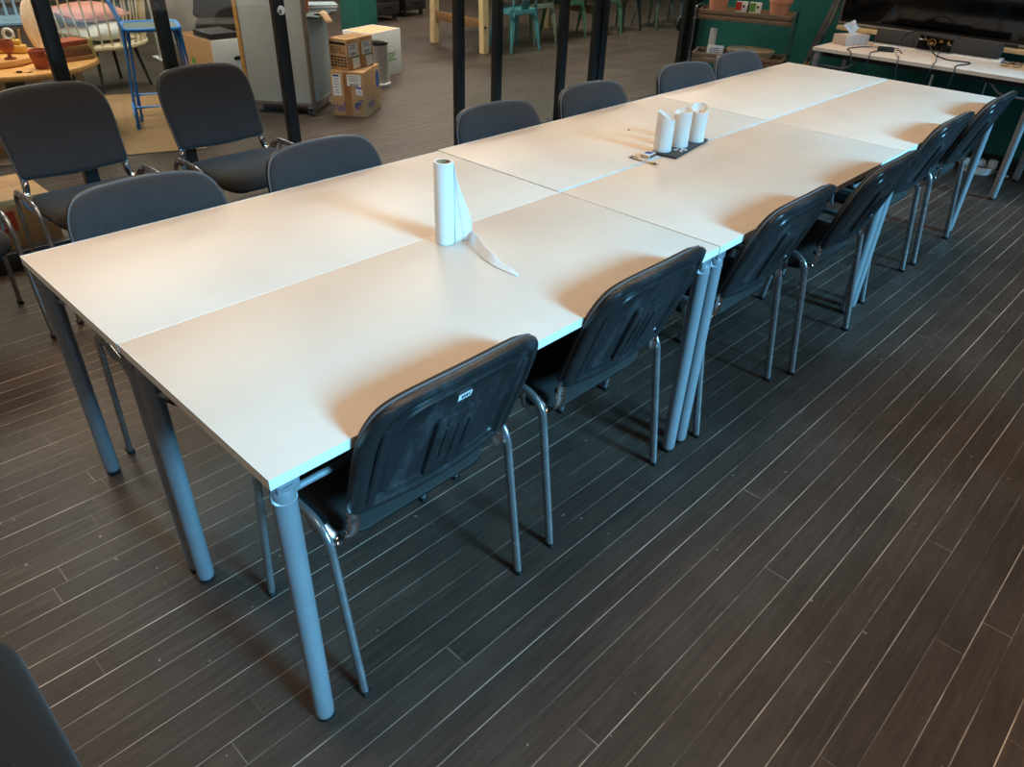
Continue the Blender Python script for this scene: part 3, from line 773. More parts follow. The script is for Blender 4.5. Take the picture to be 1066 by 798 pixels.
# slatted trolley
th_ = math.atan2(.25, .68); TX, TY = -2.15, 5.42
t = thing('trolley', 'two tier metal trolley with weathered wooden slat trays against the teal wall, holding clay pots', 'trolley', (TX, TY, 0), th_)
Wt, Dt, Ht = .73, .30, .85
for sx in (-1, 1):
    for sy in (-1, 1):
        bm = B(); rod(bm, (sx * Wt / 2, sy * Dt / 2, .065), (sx * Wt / 2, sy * Dt / 2, Ht), .0085, 14); p_ = obj('post', bm, 'silver_metal', t)
        bm = B(); rod(bm, (sx * Wt / 2 - .012, sy * Dt / 2, .034), (sx * Wt / 2 + .012, sy * Dt / 2, .034), .034, 20); add_box(bm, (sx * Wt / 2, sy * Dt / 2, .06), (.03, .03, .02), bev=.003); obj('caster', bm, 'black_cap', p_)
for z in (.455, .762):
    bm = B()
    for sy in (-1, 1):
        for k_ in range(2): add_box(bm, (0, sy * (Dt / 2 - .015), z + .018 + k_ * .038), (Wt - .03, .014, .032), bev=.002)
    for sx in (-1, 1):
        for k_ in range(2): add_box(bm, (sx * (Wt / 2 - .02), 0, z + .018 + k_ * .038), (.014, Dt - .05, .032), bev=.002)
    for k_ in range(5): add_box(bm, (0, -Dt / 2 + .04 + k_ * (Dt - .08) / 4, z + (.052 if z > .6 else .012)), (Wt - .05, .045, .012), bev=.002)
    tray = obj('tray', bm, 'weathered', t)
    bm = B()
    for sx in (-1, 1):
        for sy in (-1, 1): rod(bm, (sx * Wt / 2, sy * Dt / 2, z), (sx * Wt / 2, sy * Dt / 2, z + .075), .0145, 14)
    obj('tray_corners', bm, 'silver_metal', tray)
bm = B()
for sx in (-1, 1): sweep(bm, fillet([(sx * Wt / 2, -Dt / 2, Ht - .01), (sx * Wt / 2, -Dt / 2, Ht + .0), (sx * (Wt / 2), 0, Ht + .005), (sx * Wt / 2, Dt / 2, Ht), (sx * Wt / 2, Dt / 2, Ht - .01)], .02), .006, 8)
obj('handle', bm, 'silver_metal', t)
def onT(u, v, z): p = rz(th_) @ V(u, v, 0); return (TX + p.x, TY + p.y, z)
def pot(loc, r, h, mat, label, group=None, sx=1, yaw=0):
    t = thing('flower_pot', label, 'pot', loc, yaw, group)
    bm = B(); lathe(bm, [(0, 0), (r * .72, 0), (r * .74, .004), (r * .93, h * .74), (r * 1.0, h * .76), (r * 1.04, h), (r * .94, h), (r * .88, h * .8), (r * .68, h * .12), (0, h * .1)], res=32, sx=sx); obj('pot', bm, mat, t)
    bm = B(); lathe(bm, [(0, h * .78), (r * .6, h * .785), (r * .868, h * .775)], res=24, sx=sx); obj('soil', bm, 'wick', t)
    return t
pot(onT(-.225, -.02, .8205), .085, .13, 'terracotta_pink', 'wide pale clay pot on the left end of the trolley top tray', 'pale clay pots on the trolley')
pot(onT(.235, -.02, .8205), .085, .115, 'terracotta_pink', 'wide pale clay pot on the right end of the trolley top tray', 'pale clay pots on the trolley')
for u, m, c in ((-.05, 'red_print', 'red and white'), (.055, 'green_print', 'green and white')):
    t = thing('seed_box', 'little %s seed box standing on the trolley top tray' % c, 'box', onT(u, .0, .8205), th_, 'seed boxes on the trolley')
    boxobj('carton', (0, 0, .036), (.088, .04, .072), 'label_white', t, .002); boxobj('front_label', (-.02, -.0205, .04), (.044, .0015, .058), m, t, 0)
    bm = B(); rod(bm, (.018, -.0198, .042), (.018, -.0212, .042), .009, 16); obj('print', bm, 'ink_black', t)
t = thing('dry_stems', 'thin dark stems sticking up between the seed boxes on the trolley', 'plant', onT(.0, .06, .8205))
bm = B(); lathe(bm, [(0, 0), (.02, 0), (.024, .05), (.02, .055), (0, .05)], res=16); obj('vase', bm, 'black_matt', t)
for a in (-.25, .05, .3):
    bm = B(); sweep(bm, [(0, 0, .04), (a * .06, 0, .10), (a * .2, .01, .19)], .002, 6); s_ = obj('stem', bm, 'wick', t)
    bm = B(); lathe(bm, [(0, 0), (.006, .006), (.007, .016), (0, .024)], (a * .2, .01, .185), 10); obj('seed_head', bm, 'wick', s_)
t = thing('white_board', 'narrow white board standing on the trolley lower tray', 'board', onT(-.24, .06, .4735), th_)
boxobj('board', (0, 0, .105), (.055, .012, .21), 'paper', t, .002)
t = thing('paper_card', 'white printed card leaning on the trolley lower tray', 'card', onT(-.19, -.03, .4735), th_)
boxobj('card', (0, 0, .05), (.13, .004, .1), 'label_white', t, .0008, Matrix.Rotation(math.radians(-12), 3, 'X'))
bm = B()
for k_ in range(4): add_box(bm, (-.01 + .006 * (k_ % 2), -.0035 + (.03 + k_ * .014 - .05) * .2, .035 + k_ * .014), (.08, .001, .004))
obj('printed_lines', bm, 'ink_blue', t)
t = thing('basket', 'tan oval basket lying on the trolley lower tray behind the last left chair', 'basket', onT(.08, .0, .4735), th_)
bm = B(); lathe(bm, [(0, 0), (.085, 0), (.095, .01), (.11, .06), (.118, .085), (.112, .086), (.10, .06), (.085, .014), (0, .012)], res=36, sx=1.55); obj('bowl', bm, 'rattan', t)
bm = B(); sweep(bm, [(.178 * math.cos(a), .115 * math.sin(a), .088) for a in [2 * PI * i / 40 for i in range(40)]], .007, 8, closed=True); obj('rim', bm, 'cardboard_light', t)
# ------------------------------------------------------------------ hall beyond the glass
def local(loc, yaw, p):
    q = rz(yaw) @ V(p[0], p[1], 0); return (loc[0] + q.x, loc[1] + q.y, loc[2] + p[2])
# mobile partition and the cabinet behind it
PY_ = math.atan2(.285, .38); PL = (-4.62, 2.75, 0)
t = thing('mobile_partition', 'tall grey partition panel on casters with a wooden left edge, beyond the glass', 'partition', PL, PY_)
boxobj('panel', (0, 0, .99), (.50, .03, 1.80), 'panel_grey', t, .003)
boxobj('left_stile', (-.265, 0, .98), (.032, .045, 1.84), 'oak', t, .004)
boxobj('right_stile', (.262, 0, .98), (.026, .045, 1.84), 'aluminium', t, .004)
boxobj('bottom_rail', (0, 0, .085), (.50, .045, .03), 'aluminium', t, .004); boxobj('top_rail', (0, 0, 1.905), (.55, .045, .03), 'aluminium', t, .004)
for sx in (-1, 1):
    bm = B(); add_box(bm, (sx * .245, 0, .062), (.05, .05, .016), bev=.003)
    rod(bm, (sx * .245 - .02, -.012, .03), (sx * .245 - .006, -.012, .03), .03, 20); rod(bm, (sx * .245 + .006, -.012, .03), (sx * .245 + .02, -.012, .03), .03, 20); rod(bm, (sx * .245, 0, .03), (sx * .245, 0, .06), .009, 10)
    obj('caster', bm, 'silver_metal', t)
CL = local(PL, PY_, (.01, .27, 0))
t = thing('cabinet', 'low pale blue grey cabinet with a dark worktop behind the grey partition', 'cabinet', CL, PY_)
boxobj('body', (0, 0, .375), (.50, .42, .63), 'cabinet_blue', t, .004); boxobj('plinth', (0, 0, .035), (.44, .36, .06), 'aluminium', t, .004)
bm = B(); add_box(bm, (.045, 0, .702), (.60, .46, .024), bev=.006); obj('worktop', bm, 'worktop_slate', t)
boxobj('edge_trim', (.252, 0, .08), (.01, .42, .03), 'aluminium', t, .002)
bm = B(); add_box(bm, (.2, .213, .55), (.08, .012, .012), bev=.003); obj('handle', bm, 'chrome', t)
pot(local(CL, PY_, (.17, -.07, .714)), .055, .13, 'terracotta', 'small orange clay pot on the cabinet worktop behind the partition')
t = thing('paper_stack', 'stack of white papers overhanging the cabinet worktop', 'papers', local(CL, PY_, (.22, .13, .714)), PY_ + .3)
for k_ in range(4):
    boxobj('paper_bundle', (.006 * k_ - .01, .008 * (k_ % 2), .006 + .011 * k_), (.30 - .01 * k_, .20, .0104), 'label_white' if k_ % 2 == 0 else 'cabinet_blue', t, .001, rz(.07 * k_))
bm = B(); g = []
for i in range(9):
    a = i / 8; row = [bm.verts.new((.02 + .10 * a, (v - .5) * .14, .012 * math.sin(a * 3) - .13 * max(0, a - .45) ** 1.2 + .005)) for v in (0, .33, .66, 1)]; g.append(row)
for i in range(8):
    for j in range(3): bm.faces.new((g[i][j], g[i + 1][j], g[i + 1][j + 1], g[i][j + 1]))
o = tag(obj('newspaper', bm, 'cardboard_light', None, local(CL, PY_, (.265, -.10, .7145)), (0, 0, PY_), angle=180), 'curled newspaper sheet hanging over the cabinet worktop corner', 'newspaper')
md = o.modifiers.new('thick', 'SOLIDIFY'); md.thickness = .0015

# cartons on the floor
YA = math.radians(35)
def carton(name, label, loc, yaw, sx, sy, sz, mat='cardboard', flaps=True, grp=None):
    t = thing(name, label, 'box', loc, yaw, grp)
    bm = B(); add_box(bm, (0, 0, sz / 2), (sx, sy, sz - .001), bev=.004); obj('carton', bm, mat, t)
    if flaps:
        boxobj('top_flap', (-sx / 4, 0, sz + .0005), (sx / 2 - .002, sy - .004, .003), mat, t, .001); boxobj('top_flap', (sx / 4, 0, sz + .0005), (sx / 2 - .002, sy - .004, .003), mat, t, .001)
    return t
RL = (-4.325, 3.262, 0)
sx, sy, sz = .275, .385, .335
t = carton('cardboard_box', 'large brown cardboard box with blue lettering on the hall floor, under the two smaller boxes', RL, YA, sx, sy, sz)
fy = -sy / 2 - .0006; fx = sx / 2 + .0006
boxobj('tape', (-.005, fy, sz / 2), (.056, .0022, sz - .01), 'tape', t, 0)
lb = boxobj('shipping_label', (-.088, fy - .0004, .235), (.07, .0008, .16), 'label_white', t, 0)
bm = B()
for k_ in range(7): add_box(bm, (-.092 + .004 * (k_ % 2), fy - .0010, .30 - k_ * .02), (.044 - .008 * (k_ % 3), .0006, .004))
add_box(bm, (-.092, fy - .001, .306), (.05, .0006, .010))
obj('label_print', bm, 'ink_blue', lb)
lb = boxobj('shipping_label', (.055, fy - .0010, .275), (.115, .0008, .085), 'label_white', t, 0)
bm = B()
for k_ in range(4): add_box(bm, (.05, fy - .0016, .305 - k_ * .012), (.09 - .02 * (k_ % 2), .0006, .003))
for k_ in range(9): add_box(bm, (.02 + k_ * .008, fy - .0016, .243), (.0045 if k_ % 3 else .002, .0006, .02))
obj('label_print', bm, 'ink_black', lb)
lb = boxobj('shipping_label', (.09, fy - .0012, .195), (.052, .0008, .055), 'label_white', t, 0)
boxobj('label_print', (.09, fy - .0018, .219), (.052, .0006, .010), 'blue_print', lb, 0)
bm = B()
for i in range(4):
    for j in range(3):
        if (i + j) % 2 == 0: add_box(bm, (.08 + i * .008, fy - .0018, .178 + j * .009), (.006, .0006, .006))
obj('label_pattern', bm, 'ink_blue', lb)
text('printed_lettering', 'rieke', .080, 'ink_blue', t, (-.053, fy - .0002, .07), (1, 0, 0), (0, 0, 1), .0003, tall=1.3)
text('printed_lettering', 'rieke', .088, 'ink_blue', t, (fx + .0002, -.06, .085), (0, 1, 0), (0, 0, 1), .0003, tall=1.2)
bm = B(); rod(bm, (.075, fy, .085), (.075, fy - .0018, .085), .028, 22); o_ = obj('printed_mark', bm, 'ink_blue', t)
bm = B(); rod(bm, (.082, fy - .001, .078), (.082, fy - .0026, .078), .016, 18); obj('printed_mark', bm, 'tape', o_)
bm = B(); rod(bm, (fx - .001, .095, .105), (fx + .0006, .095, .105), .010, 16); obj('printed_mark', bm, 'ink_blue', t)
bm = B(); add_box(bm, (.105, fy, .13), (.05, .0012, .006)); add_box(bm, (.105, fy, .118), (.045, .0012, .005)); obj('printed_lines', bm, 'ink_blue', t)
bm = B(); lathe(bm, [(0, -.0006), (.04, -.0006), (.04, .0006), (0, .0006)], res=28, sx=1.75); o_ = obj('blue_emblem', bm, 'blue_print', t, (fx, .13, .235), (0, PI / 2, 0))
yd = rz(YA) @ V(0, 1, 0); xd = rz(YA) @ V(1, 0, 0)
for k_, lab in enumerate(('small brown cardboard box marked REFILL, stacked on the large lettered box, the nearer one', 'small brown cardboard box with white labels stacked on the large lettered box, the rear one')):
    w, dpt, h_ = .178, .156, .222
    ys = math.radians(16); xd = rz(ys) @ V(1, 0, 0); yd = rz(ys) @ V(0, 1, 0)
    c = V(-4.212, 3.126, 0) - xd * (w / 2) + yd * (dpt / 2 + k_ * (dpt + .010)) + V(0, 0, sz + .0025)
    t = carton('small_carton', lab, tuple(c), ys + (.0 if k_ == 0 else .02), w, dpt, h_, grp=None)
    f2 = w / 2 + .0006; g2 = -dpt / 2 - .0006
    lb = boxobj('white_label', (f2, -.008, .145), (.0008, .12, .09), 'label_white', t, 0)
    bm = B()
    for j in range(3): add_box(bm, (f2 + .0006, -.008, .178 - .012 * j), (.0006, .085 - .02 * (j % 2), .004))
    for j in range(10): add_box(bm, (f2 + .0006, -.042 + j * .0078, .118), (.0006, .0045 if j % 3 else .002, .022))
    obj('label_print', bm, 'ink_blue', lb)
    lb = boxobj('white_label', (f2 + .0002, .022, .05), (.0008, .085, .08), 'label_white', t, 0, Matrix.Rotation(.09 + .1 * k_, 3, 'X'))
    bm = B(); add_box(bm, (f2 + .001, .022, .092), (.0008, .08, .012)); obj('label_print', bm, 'green_print', lb)
    bm = B(); add_box(bm, (0, .0, h_ + .0024), (w * .5, .012, .0006)); obj('hand_slot', bm, 'ink_black', t)
    if k_ == 0:
        text('printed_lettering', 'REFILL', .050, 'ink_black', t, (-.0, g2 - .0002, .142), (1, 0, 0), (0, 0, 1), .0003, tall=1.4)
        boxobj('printed_band', (0, g2, .192), (.15, .0008, .02), 'ink_black', t, 0)
        bm = B()
        for j in range(4):
            for q in range(5): add_box(bm, (-.062 + q * .031, g2, .095 - j * .021), (.028 - .005 * ((q + j) % 3), .0008, .012))
        obj('printed_lines', bm, 'ink_black', t)
t = thing('waste_bin', 'slim grey metal waste bin between the cardboard boxes and the white box', 'bin', (-5.0, 3.985, 0))
bm = B(); lathe(bm, [(0, 0), (.115, 0), (.118, .02), (.105, .03), (.105, .365), (.108, .37), (.10, .37), (.10, .04), (0, .04)], res=32); obj('body', bm, 'zinc', t)
bm = B(); lathe(bm, [(.085, .10), (.099, .36), (.110, .372), (.112, .362), (.108, .352)], res=32); obj('liner', bm, 'black_cap', t)
WL = (-5.40, 4.245, 0); WY = math.radians(-107 + 122)
t = thing('white_carton', 'open white cardboard box with green print and a black hand hole, beside the teal column', 'box', WL, WY)
bm = B()
a, b_, h_ = .34, .45, .405
for sx_ in (-1, 1): add_box(bm, (sx_ * (a / 2 - .003), 0, h_ / 2), (.006, b_, h_), bev=.0015)
for sy_ in (-1, 1): add_box(bm, (0, sy_ * (b_ / 2 - .003), h_ / 2), (a - .012, .006, h_), bev=.0015)
add_box(bm, (0, 0, .004), (a - .012, b_ - .012, .008)); obj('carton', bm, 'label_white', t)
boxobj('brown_lining', (0, 0, h_ - .012), (a - .016, b_ - .016, .012), 'cardboard_light', t, .002)
bm = B(); o3 = rrect(.09, .028, .0135, 6); rings_mesh(bm, o3, [(0, 0), (1, 0), (1, .001), (0, .001)], lambda u, v, d: V(a / 2 + d, u - .10, v + .28)); obj('hand_hole', bm, 'ink_black', t)
bm = B()
for k_ in range(4): add_box(bm, (a / 2 + .0005, .06 + .012 * (k_ % 2), .20 - k_ * .02), (.001, .14 - .03 * (k_ % 3), .010))
obj('green_print', bm, 'green_print', t)
bm = B(); add_box(bm, (-6.06, 4.58, 1.65), (.34, .22, 3.3), bev=.004); struct('trim_4', bm, 'column_teal')

# black pedestals far back
for k_, (x, y, lab) in enumerate(((-8.32, 6.47, 'black drawer pedestal far back in the hall, the left one beside the teal column'), (-8.50, 7.10, 'black drawer pedestal on casters far back in the hall, the right one'))):
    if k_ == 0:
        t = thing('drawer_pedestal', lab, 'pedestal', (x, y, 0), .1, 'black drawer pedestals in the hall')
        boxobj('body', (0, 0, .345), (.50, .46, .53), 'black_matt', t, .006)
        for j in range(3):
            d_ = boxobj('drawer', (.256, 0, .16 + j * .17), (.016, .44, .16), 'black_matt', t, .004)
            bm = B(); sweep(bm, fillet([(.262, -.07, .19 + j * .17), (.285, -.07, .19 + j * .17), (.285, .07, .19 + j * .17), (.262, .07, .19 + j * .17)], .015), .005, 8); obj('handle', bm, 'gun_metal', d_)
        for sx in (-1, 1):
            for sy in (-1, 1):
                bm = B(); rod(bm, (sx * .2 - .012, sy * .18, .035), (sx * .2 + .012, sy * .18, .035), .035, 18); rod(bm, (sx * .2, sy * .18, .035), (sx * .2, sy * .18, .085), .01, 8); obj('caster', bm, 'gun_metal', t)
        ped = t
    else: dup(ped, (x, y, 0), .18, lab)

# wooden trestle table and the metal cafe chairs
t = thing('trestle_table', 'long pale wooden table on squared legs with a brown stretcher in the hall', 'table', (-6.0, 6.95, 0))
for y in (-1.03, 1.03):
    for s in (-1, 1):
        bm = B(); a0 = V(s * .43, y, 0); a1 = V(s * .40, y, .80)
        sweep(bm, [a0, a1], .052, 4, radii=[1, 1]) if False else None
        for v_ in ():
            pass
        n_ = Matrix.Rotation(math.atan2((a0 - a1).x, .80), 3, 'Y')
        vs = [bm.verts.new(c + V(dx_, dy_, 0)) for c in (a0, a1) for dx_ in (-.036, .036) for dy_ in (-.04, .04)]
        for f_ in ((0, 1, 3, 2), (4, 6, 7, 5), (0, 4, 5, 1), (2, 3, 7, 6), (0, 2, 6, 4), (1, 5, 7, 3)): bm.faces.new([vs[i] for i in f_])
        lg = obj('leg', bm, 'pine', t)
        bm = B(); rod(bm, (s * .46, y + (-.02), .27), (s * .475, y - .02, .27), .014, 12); obj('bolt', bm, 'gun_metal', lg)
    bm = B(); add_box(bm, (0, y, .30), (.80, .03, .09), bev=.004); obj('stretcher', bm, 'brown_wood', t)
bm = B(); add_box(bm, (0, 0, .825), (1.0, 2.3, .045), bev=.006); obj('tabletop', bm, 'pine', t)
bm = B()
for s in (-1, 1): add_box(bm, (s * .37, 0, .755), (.03, 1.98, .09), bev=.003)
obj('apron', bm, 'brown_wood', t)
def cafe_chair(mat, label, loc, yaw, group):
    t = thing('cafe_chair', label, 'chair', loc, yaw, group)
    bm = B(); o_ = rrect(.36, .36, .06, 5)
    rings_mesh(bm, o_, [(0, .437), (.9, .437), (.97, .444), (1, .446), (1.03, .432), (1.035, .395), (1.02, .395), (.99, .432), (.9, .432), (0, .432)], lambda u, v, d: V(u, v, d)); obj('seat', bm, mat, t)
    for sx in (-1, 1):
        for sy in (-1, 1):
            bm = B(); p = [V(sx * .150, sy * .150, .435), V(sx * .175, sy * .175, .30), V(sx * .212, sy * .212, .002)]
            sweep(bm, p, .034, 6, b=.02, radii=[1.5, 1.0, .5]); obj('leg', bm, mat, t)
        # arched skirt between the legs
    bm = B()
    for k_ in range(4):
        R4 = rz(k_ * PI / 2); n = 14; top = []; bot = []
        for i in range(n + 1):
            u = -.165 + .33 * i / n; zz = .30 + .105 * math.sin(PI * i / n) ** .6
            top.append(bm.verts.new(R4 @ V(u, .172, .425))); bot.append(bm.verts.new(R4 @ V(u * 1.06, .176 + (.425 - zz) * .09, zz)))
        for i in range(n): bm.faces.new((top[i], top[i + 1], bot[i + 1], bot[i]))
    s_ = obj('skirt', bm, mat, t); m_ = s_.modifiers.new('thick', 'SOLIDIFY'); m_.thickness = .002
    bm = B(); sweep(bm, fillet([(-.165, -.165, .43), (-.215, -.175, .80), (-.225, -.10, .845), (-.225, .10, .845), (-.215, .175, .80), (-.165, .165, .43)], .07, 6), .0125, 10); obj('back_frame', bm, mat, t)
    bm = B(); vs = [bm.verts.new(p) for p in ((-.172, -.055, .43), (-.172, .055, .43), (-.224, .075, .84), (-.224, -.075, .84))]; bm.faces.new(vs)
    s_ = obj('back_splat', bm, mat, t); m_ = s_.modifiers.new('thick', 'SOLIDIFY'); m_.thickness = .003
    return t
GC = 'metal cafe chairs in the hall'
for mat, lab, x, y, yw in (('teal_metal', 'teal blue metal cafe chair nearest the wooden trestle table leg', -5.52, 6.36, PI - .12),
                           ('pale_metal', 'pale grey green metal cafe chair behind the teal one at the trestle table', -5.76, 6.93, PI + .05),
                           ('green_metal', 'green metal cafe chair at the far end of the trestle table', -5.75, 7.50, PI),
                           ('green_metal', 'green metal cafe chair just right of the double window post, far back', -5.68, 8.16, PI - .2),
                           ('gun_metal', 'dark grey metal cafe chair far back, between the green and the silver chair', -5.72, 8.66, PI),
                           ('silver_metal', 'silver metal cafe chair far back, second from the right of the row', -5.60, 9.28, PI),
                           ('silver_metal', 'silver metal cafe chair at the far right end of the row in the hall', -5.62, 9.86, PI + .1)):
    cafe_chair(mat, lab, (x, y, 0), yw, GC)

# blue bar stool
t = thing('bar_stool', 'blue painted tubular metal bar stool beyond the glass', 'bar stool', (-4.953, 1.98, 0), math.radians(70))
hs_ = .66; a = .185
pts = [V(x, y, hs_) for (x, y) in rrect(2 * a, 2 * a, .06, 6)]
bm = B(); sweep(bm, pts, .0145, 10, closed=True); obj('seat_ring', bm, 'blue_paint', t)
bm = B(); rings_mesh(bm, rrect(2 * a - .01, 2 * a - .01, .055, 6), [(0, hs_ + .004), (.98, hs_ + .004), (1, hs_), (.98, hs_ - .006), (0, hs_ - .006)], lambda u, v, d: V(u, v, d)); obj('seat', bm, 'worktop_slate', t)
for sx in (-1, 1):
    for sy in (-1, 1):
        bm = B()
        if sx < 0:
            rod(bm, (sx * a, sy * (a - .02), hs_), (sx * (a + .05), sy * (a + .02), .01), .0145, 12)
        else: rod(bm, (sx * (a - .01), sy * (a - .02), hs_), (sx * (a + .04), sy * (a + .02), .01), .0145, 12)
        rod(bm, (sx * (a - .03), sy * (a - .02), hs_ - .01), (sx * (a + .015), sy * (a + .018), .06), .011, 10)
        obj('leg', bm, 'blue_paint', t)
bm = B(); q = a + .04
sweep(bm, [(q, q - .02, .10), (q, -q + .02, .10)], .0115, 10); sweep(bm, [(-q - .01, q - .02, .10), (-q - .01, -q + .02, .10)], .0115, 10); sweep(bm, [(q, q - .02, .16), (-q, q - .02, .16)], .0115, 10); sweep(bm, [(q, -q + .02, .16), (-q, -q + .02, .16)], .0115, 10); obj('foot_rail', bm, 'blue_paint', t)
bm = B(); sweep(bm, fillet([(-a, -a + .02, hs_), (-a - .10, -a + .0, .98), (-a - .10, a - .0, .98), (-a, a - .02, hs_)], .07, 8), .0145, 10); sweep(bm, [(-a - .05, -a + .015, .83), (-a - .05, a - .015, .83)], .009, 8); obj('back_frame', bm, 'blue_paint', t)

# rug, round table and what is on it
d1 = V(-.93, .37, 0).normalized(); L1, L2 = 1.8, 2.3
cr = V(-4.97, 1.84, 0) + d1 * (L1 / 2) + V(.37, -.93, 0).normalized() * (L2 / 2)
bm = B(); add_box(bm, (0, 0, .004), (L1, L2, .008), bev=.003)
tag(obj('rug', bm, 'rug', None, tuple(cr), (0, 0, math.atan2(d1.y, d1.x))), 'tan woven rug on the hall floor under the round wooden table', 'rug')
RT = (-5.0, 1.06, .008); ZT = .515
t = thing('round_table', 'round light wooden coffee table beyond the glass at the left', 'table', RT)
bm = B(); lathe(bm, [(0, .472), (.49, .472), (.505, .48), (.505, .498), (.498, .507), (0, .507)], res=64); obj('tabletop', bm, 'oak', t)
for k_ in range(4):
    a = PI / 4 + k_ * PI / 2 + .25; bm = B(); rod(bm, (.36 * math.cos(a), .36 * math.sin(a), .472), (.43 * math.cos(a), .43 * math.sin(a), .006), .028, 16, .02); obj('leg', bm, 'pine', t)
bm = B(); add_box(bm, (0, 0, .45), (.55, .06, .04), bev=.004); add_box(bm, (0, 0, .45), (.06, .55, .04), bev=.004); obj('cross_brace', bm, 'pine', t)
bm = B(); lathe(bm, [(0, 0), (.268, 0), (.28, .008), (.28, .034), (.275, .04), (0, .04)], res=56); tb2 = tag(obj('serving_board', bm, 'oak', None, (-5.05, .93, ZT)), 'thick round wooden board lying on the round coffee table', 'board')
ZB = ZT + .041
t = thing('clay_goblet', 'reddish clay goblet standing on the round wooden board', 'goblet', (-4.855, 1.02, ZB))
bm = B(); lathe(bm, [(a_ * .68, b_ * .78) for a_, b_ in ((0, 0), (.05, 0), (.05, .008), (.016, .016), (.015, .04), (.034, .05), (.058, .075), (.064, .115), (.058, .14), (.052, .138), (.057, .113), (.045, .075), (0, .055))], res=30); obj('bowl', bm, 'terracotta_red', t)
t = thing('clay_pot', 'brown clay pot with a thick rim on the near edge of the round table', 'pot', (-4.665, 1.135, ZT))
bm = B(); lathe(bm, [(q0 * .66, q1 * .82) for q0, q1 in ((0, 0), (.058, 0), (.062, .01), (.078, .085), (.082, .088), (.088, .13), (.09, .135), (.076, .135), (.07, .09), (.052, .015), (0, .012))], res=32); obj('pot', bm, 'terracotta_red', t)
bm = B(); sweep(bm, fillet([(.05, .02, .10), (.075, .025, .09), (.07, .02, .045), (.045, .017, .045)], .02), .006, 8); obj('handle', bm, 'terracotta_red', t)
t = thing('pencil', 'short orange and black pencil lying on the near edge of the round table', 'pencil', (-4.595, 1.0, ZT), .9)
bm = B(); rod(bm, (-.05, 0, .005), (.04, 0, .005), .005, 6); obj('shaft', bm, 'yellow_wood', t)
bm = B(); rod(bm, (.04, 0, .005), (.062, 0, .005), .005, 6, .001); add_box(bm, (-.02, 0, .006), (.03, .011, .010)); obj('tip', bm, 'black_cap', t)
t = thing('wooden_toy', 'yellow wooden toy with a ring on top, behind the clay goblet on the round board', 'toy', (-5.08, 1.06, ZB), .9)
boxobj('base', (0, 0, .025), (.26, .07, .05), 'yellow_wood', t, .012)
bm = B(); add_box(bm, (.05, 0, .065), (.12, .05, .032), bev=.01); obj('block', bm, 'yellow_wood', t)
bm = B(); sweep(bm, [(.05 + .03 * math.cos(a), 0, .112 + .03 * math.sin(a)) for a in [2 * PI * i / 24 for i in range(24)]], .010, 10, closed=True); obj('ring', bm, 'cushion_white', t)
bm = B(); rod(bm, (-.1, 0, .05), (-.1, 0, .11), .012, 12); rod(bm, (.11, -.0, .08), (.12, 0, .14), .006, 10); obj('peg', bm, 'yellow_wood', t)
t = thing('wooden_paddle', 'pale wood grained leaf shaped board standing at the back of the round table', 'board', (-5.29, 1.33, ZT), -.9)
bm = B(); lf = catmull([(0, 0), (.05, .03), (.085, .12), (.08, .22), (.03, .30), (-.05, .31), (-.085, .24), (-.06, .12), (-.035, .03)], 5)
rings_mesh(bm, lf, [(0, .009), (.94, .009), (1, .004), (1, -.004), (.94, -.009), (0, -.009)], lambda u, v, d: V(u, d - .06 * v, v), center=(0, .16)); obj('blade', bm, 'grain_board', t)
bm = B(); add_box(bm, (0, 0, .008), (.09, .07, .016), bev=.004); obj('foot', bm, 'grain_board', t)
bz = ZT
for k_, (m, h_, w, d_, yw, lab) in enumerate((('book_tan', .03, .17, .24, .15, 'thick tan book at the bottom of the stack on the round table'), ('book_brown', .035, .165, .225, .2, 'brown book second from the bottom of the stack on the round table'), ('book_tan', .025, .155, .215, .1, 'tan book second from the top of the stack on the round table'), ('book_red', .03, .15, .21, .24, 'reddish book on top of the stack on the round table'))):
    t = thing('book', lab, 'book', (-4.86, 1.37, bz + .0003), yw, 'books stacked on the round table'); bz += h_
    bm = B(); add_box(bm, (0, 0, h_ / 2), (w - .008, d_ - .008, h_ - .006)); obj('pages', bm, 'book_yellow' if k_ < 3 else 'label_white', t)
    bm = B(); add_box(bm, (0, 0, .0015), (w, d_, .003), bev=.0008); add_box(bm, (0, 0, h_ - .0018), (w, d_, .003), bev=.0008); add_box(bm, (w / 2 - .0015, 0, h_ / 2), (.003, d_, h_ - .001), bev=.0008); obj('cover', bm, m, t)
bm = B(); lathe(bm, [(0, 0), (.022, 0), (.024, .01), (.018, .05), (.022, .09), (.016, .12), (0, .122)], res=18)
tag(obj('candle_block', bm, 'book_yellow', None, (-4.86, 1.515, ZT)), 'pale yellow stub standing at the right end of the book stack', 'ornament')

# blue spindle chair and black box behind the round table
t = thing('spindle_chair', 'greyish blue painted spindle chair at the far left, behind the round table', 'chair', (-7.25, 1.66, 0), -.2)
bm = B(); rings_mesh(bm, rrect(.46, .48, .09, 6), [(0, .435), (.95, .435), (1, .445), (1, .462), (.96, .47), (.6, .462), (0, .46)], lambda u, v, d: V(u, v, d)); obj('seat', bm, 'bench_blue', t)
for sx in (-1, 1):
    for sy in (-1, 1): bm = B(); rod(bm, (sx * .16, sy * .17, .44), (sx * .22, sy * .23, 0), .018, 12, .013); obj('leg', bm, 'bench_blue', t)
for k_ in range(6): bm = B(); yy = -.19 + .076 * k_; rod(bm, (-.20, yy, .455), (-.30, yy * 1.1, .90), .011, 10); obj('spindle', bm, 'bench_blue', t)
bm = B(); add_box(bm, (-.305, 0, .92), (.03, .50, .07), bev=.01); obj('top_rail', bm, 'bench_blue', t)
t = thing('storage_crate', 'black box with small gold print on the floor before the blue spindle chair', 'box', (-6.85, 1.22, 0), -.15)
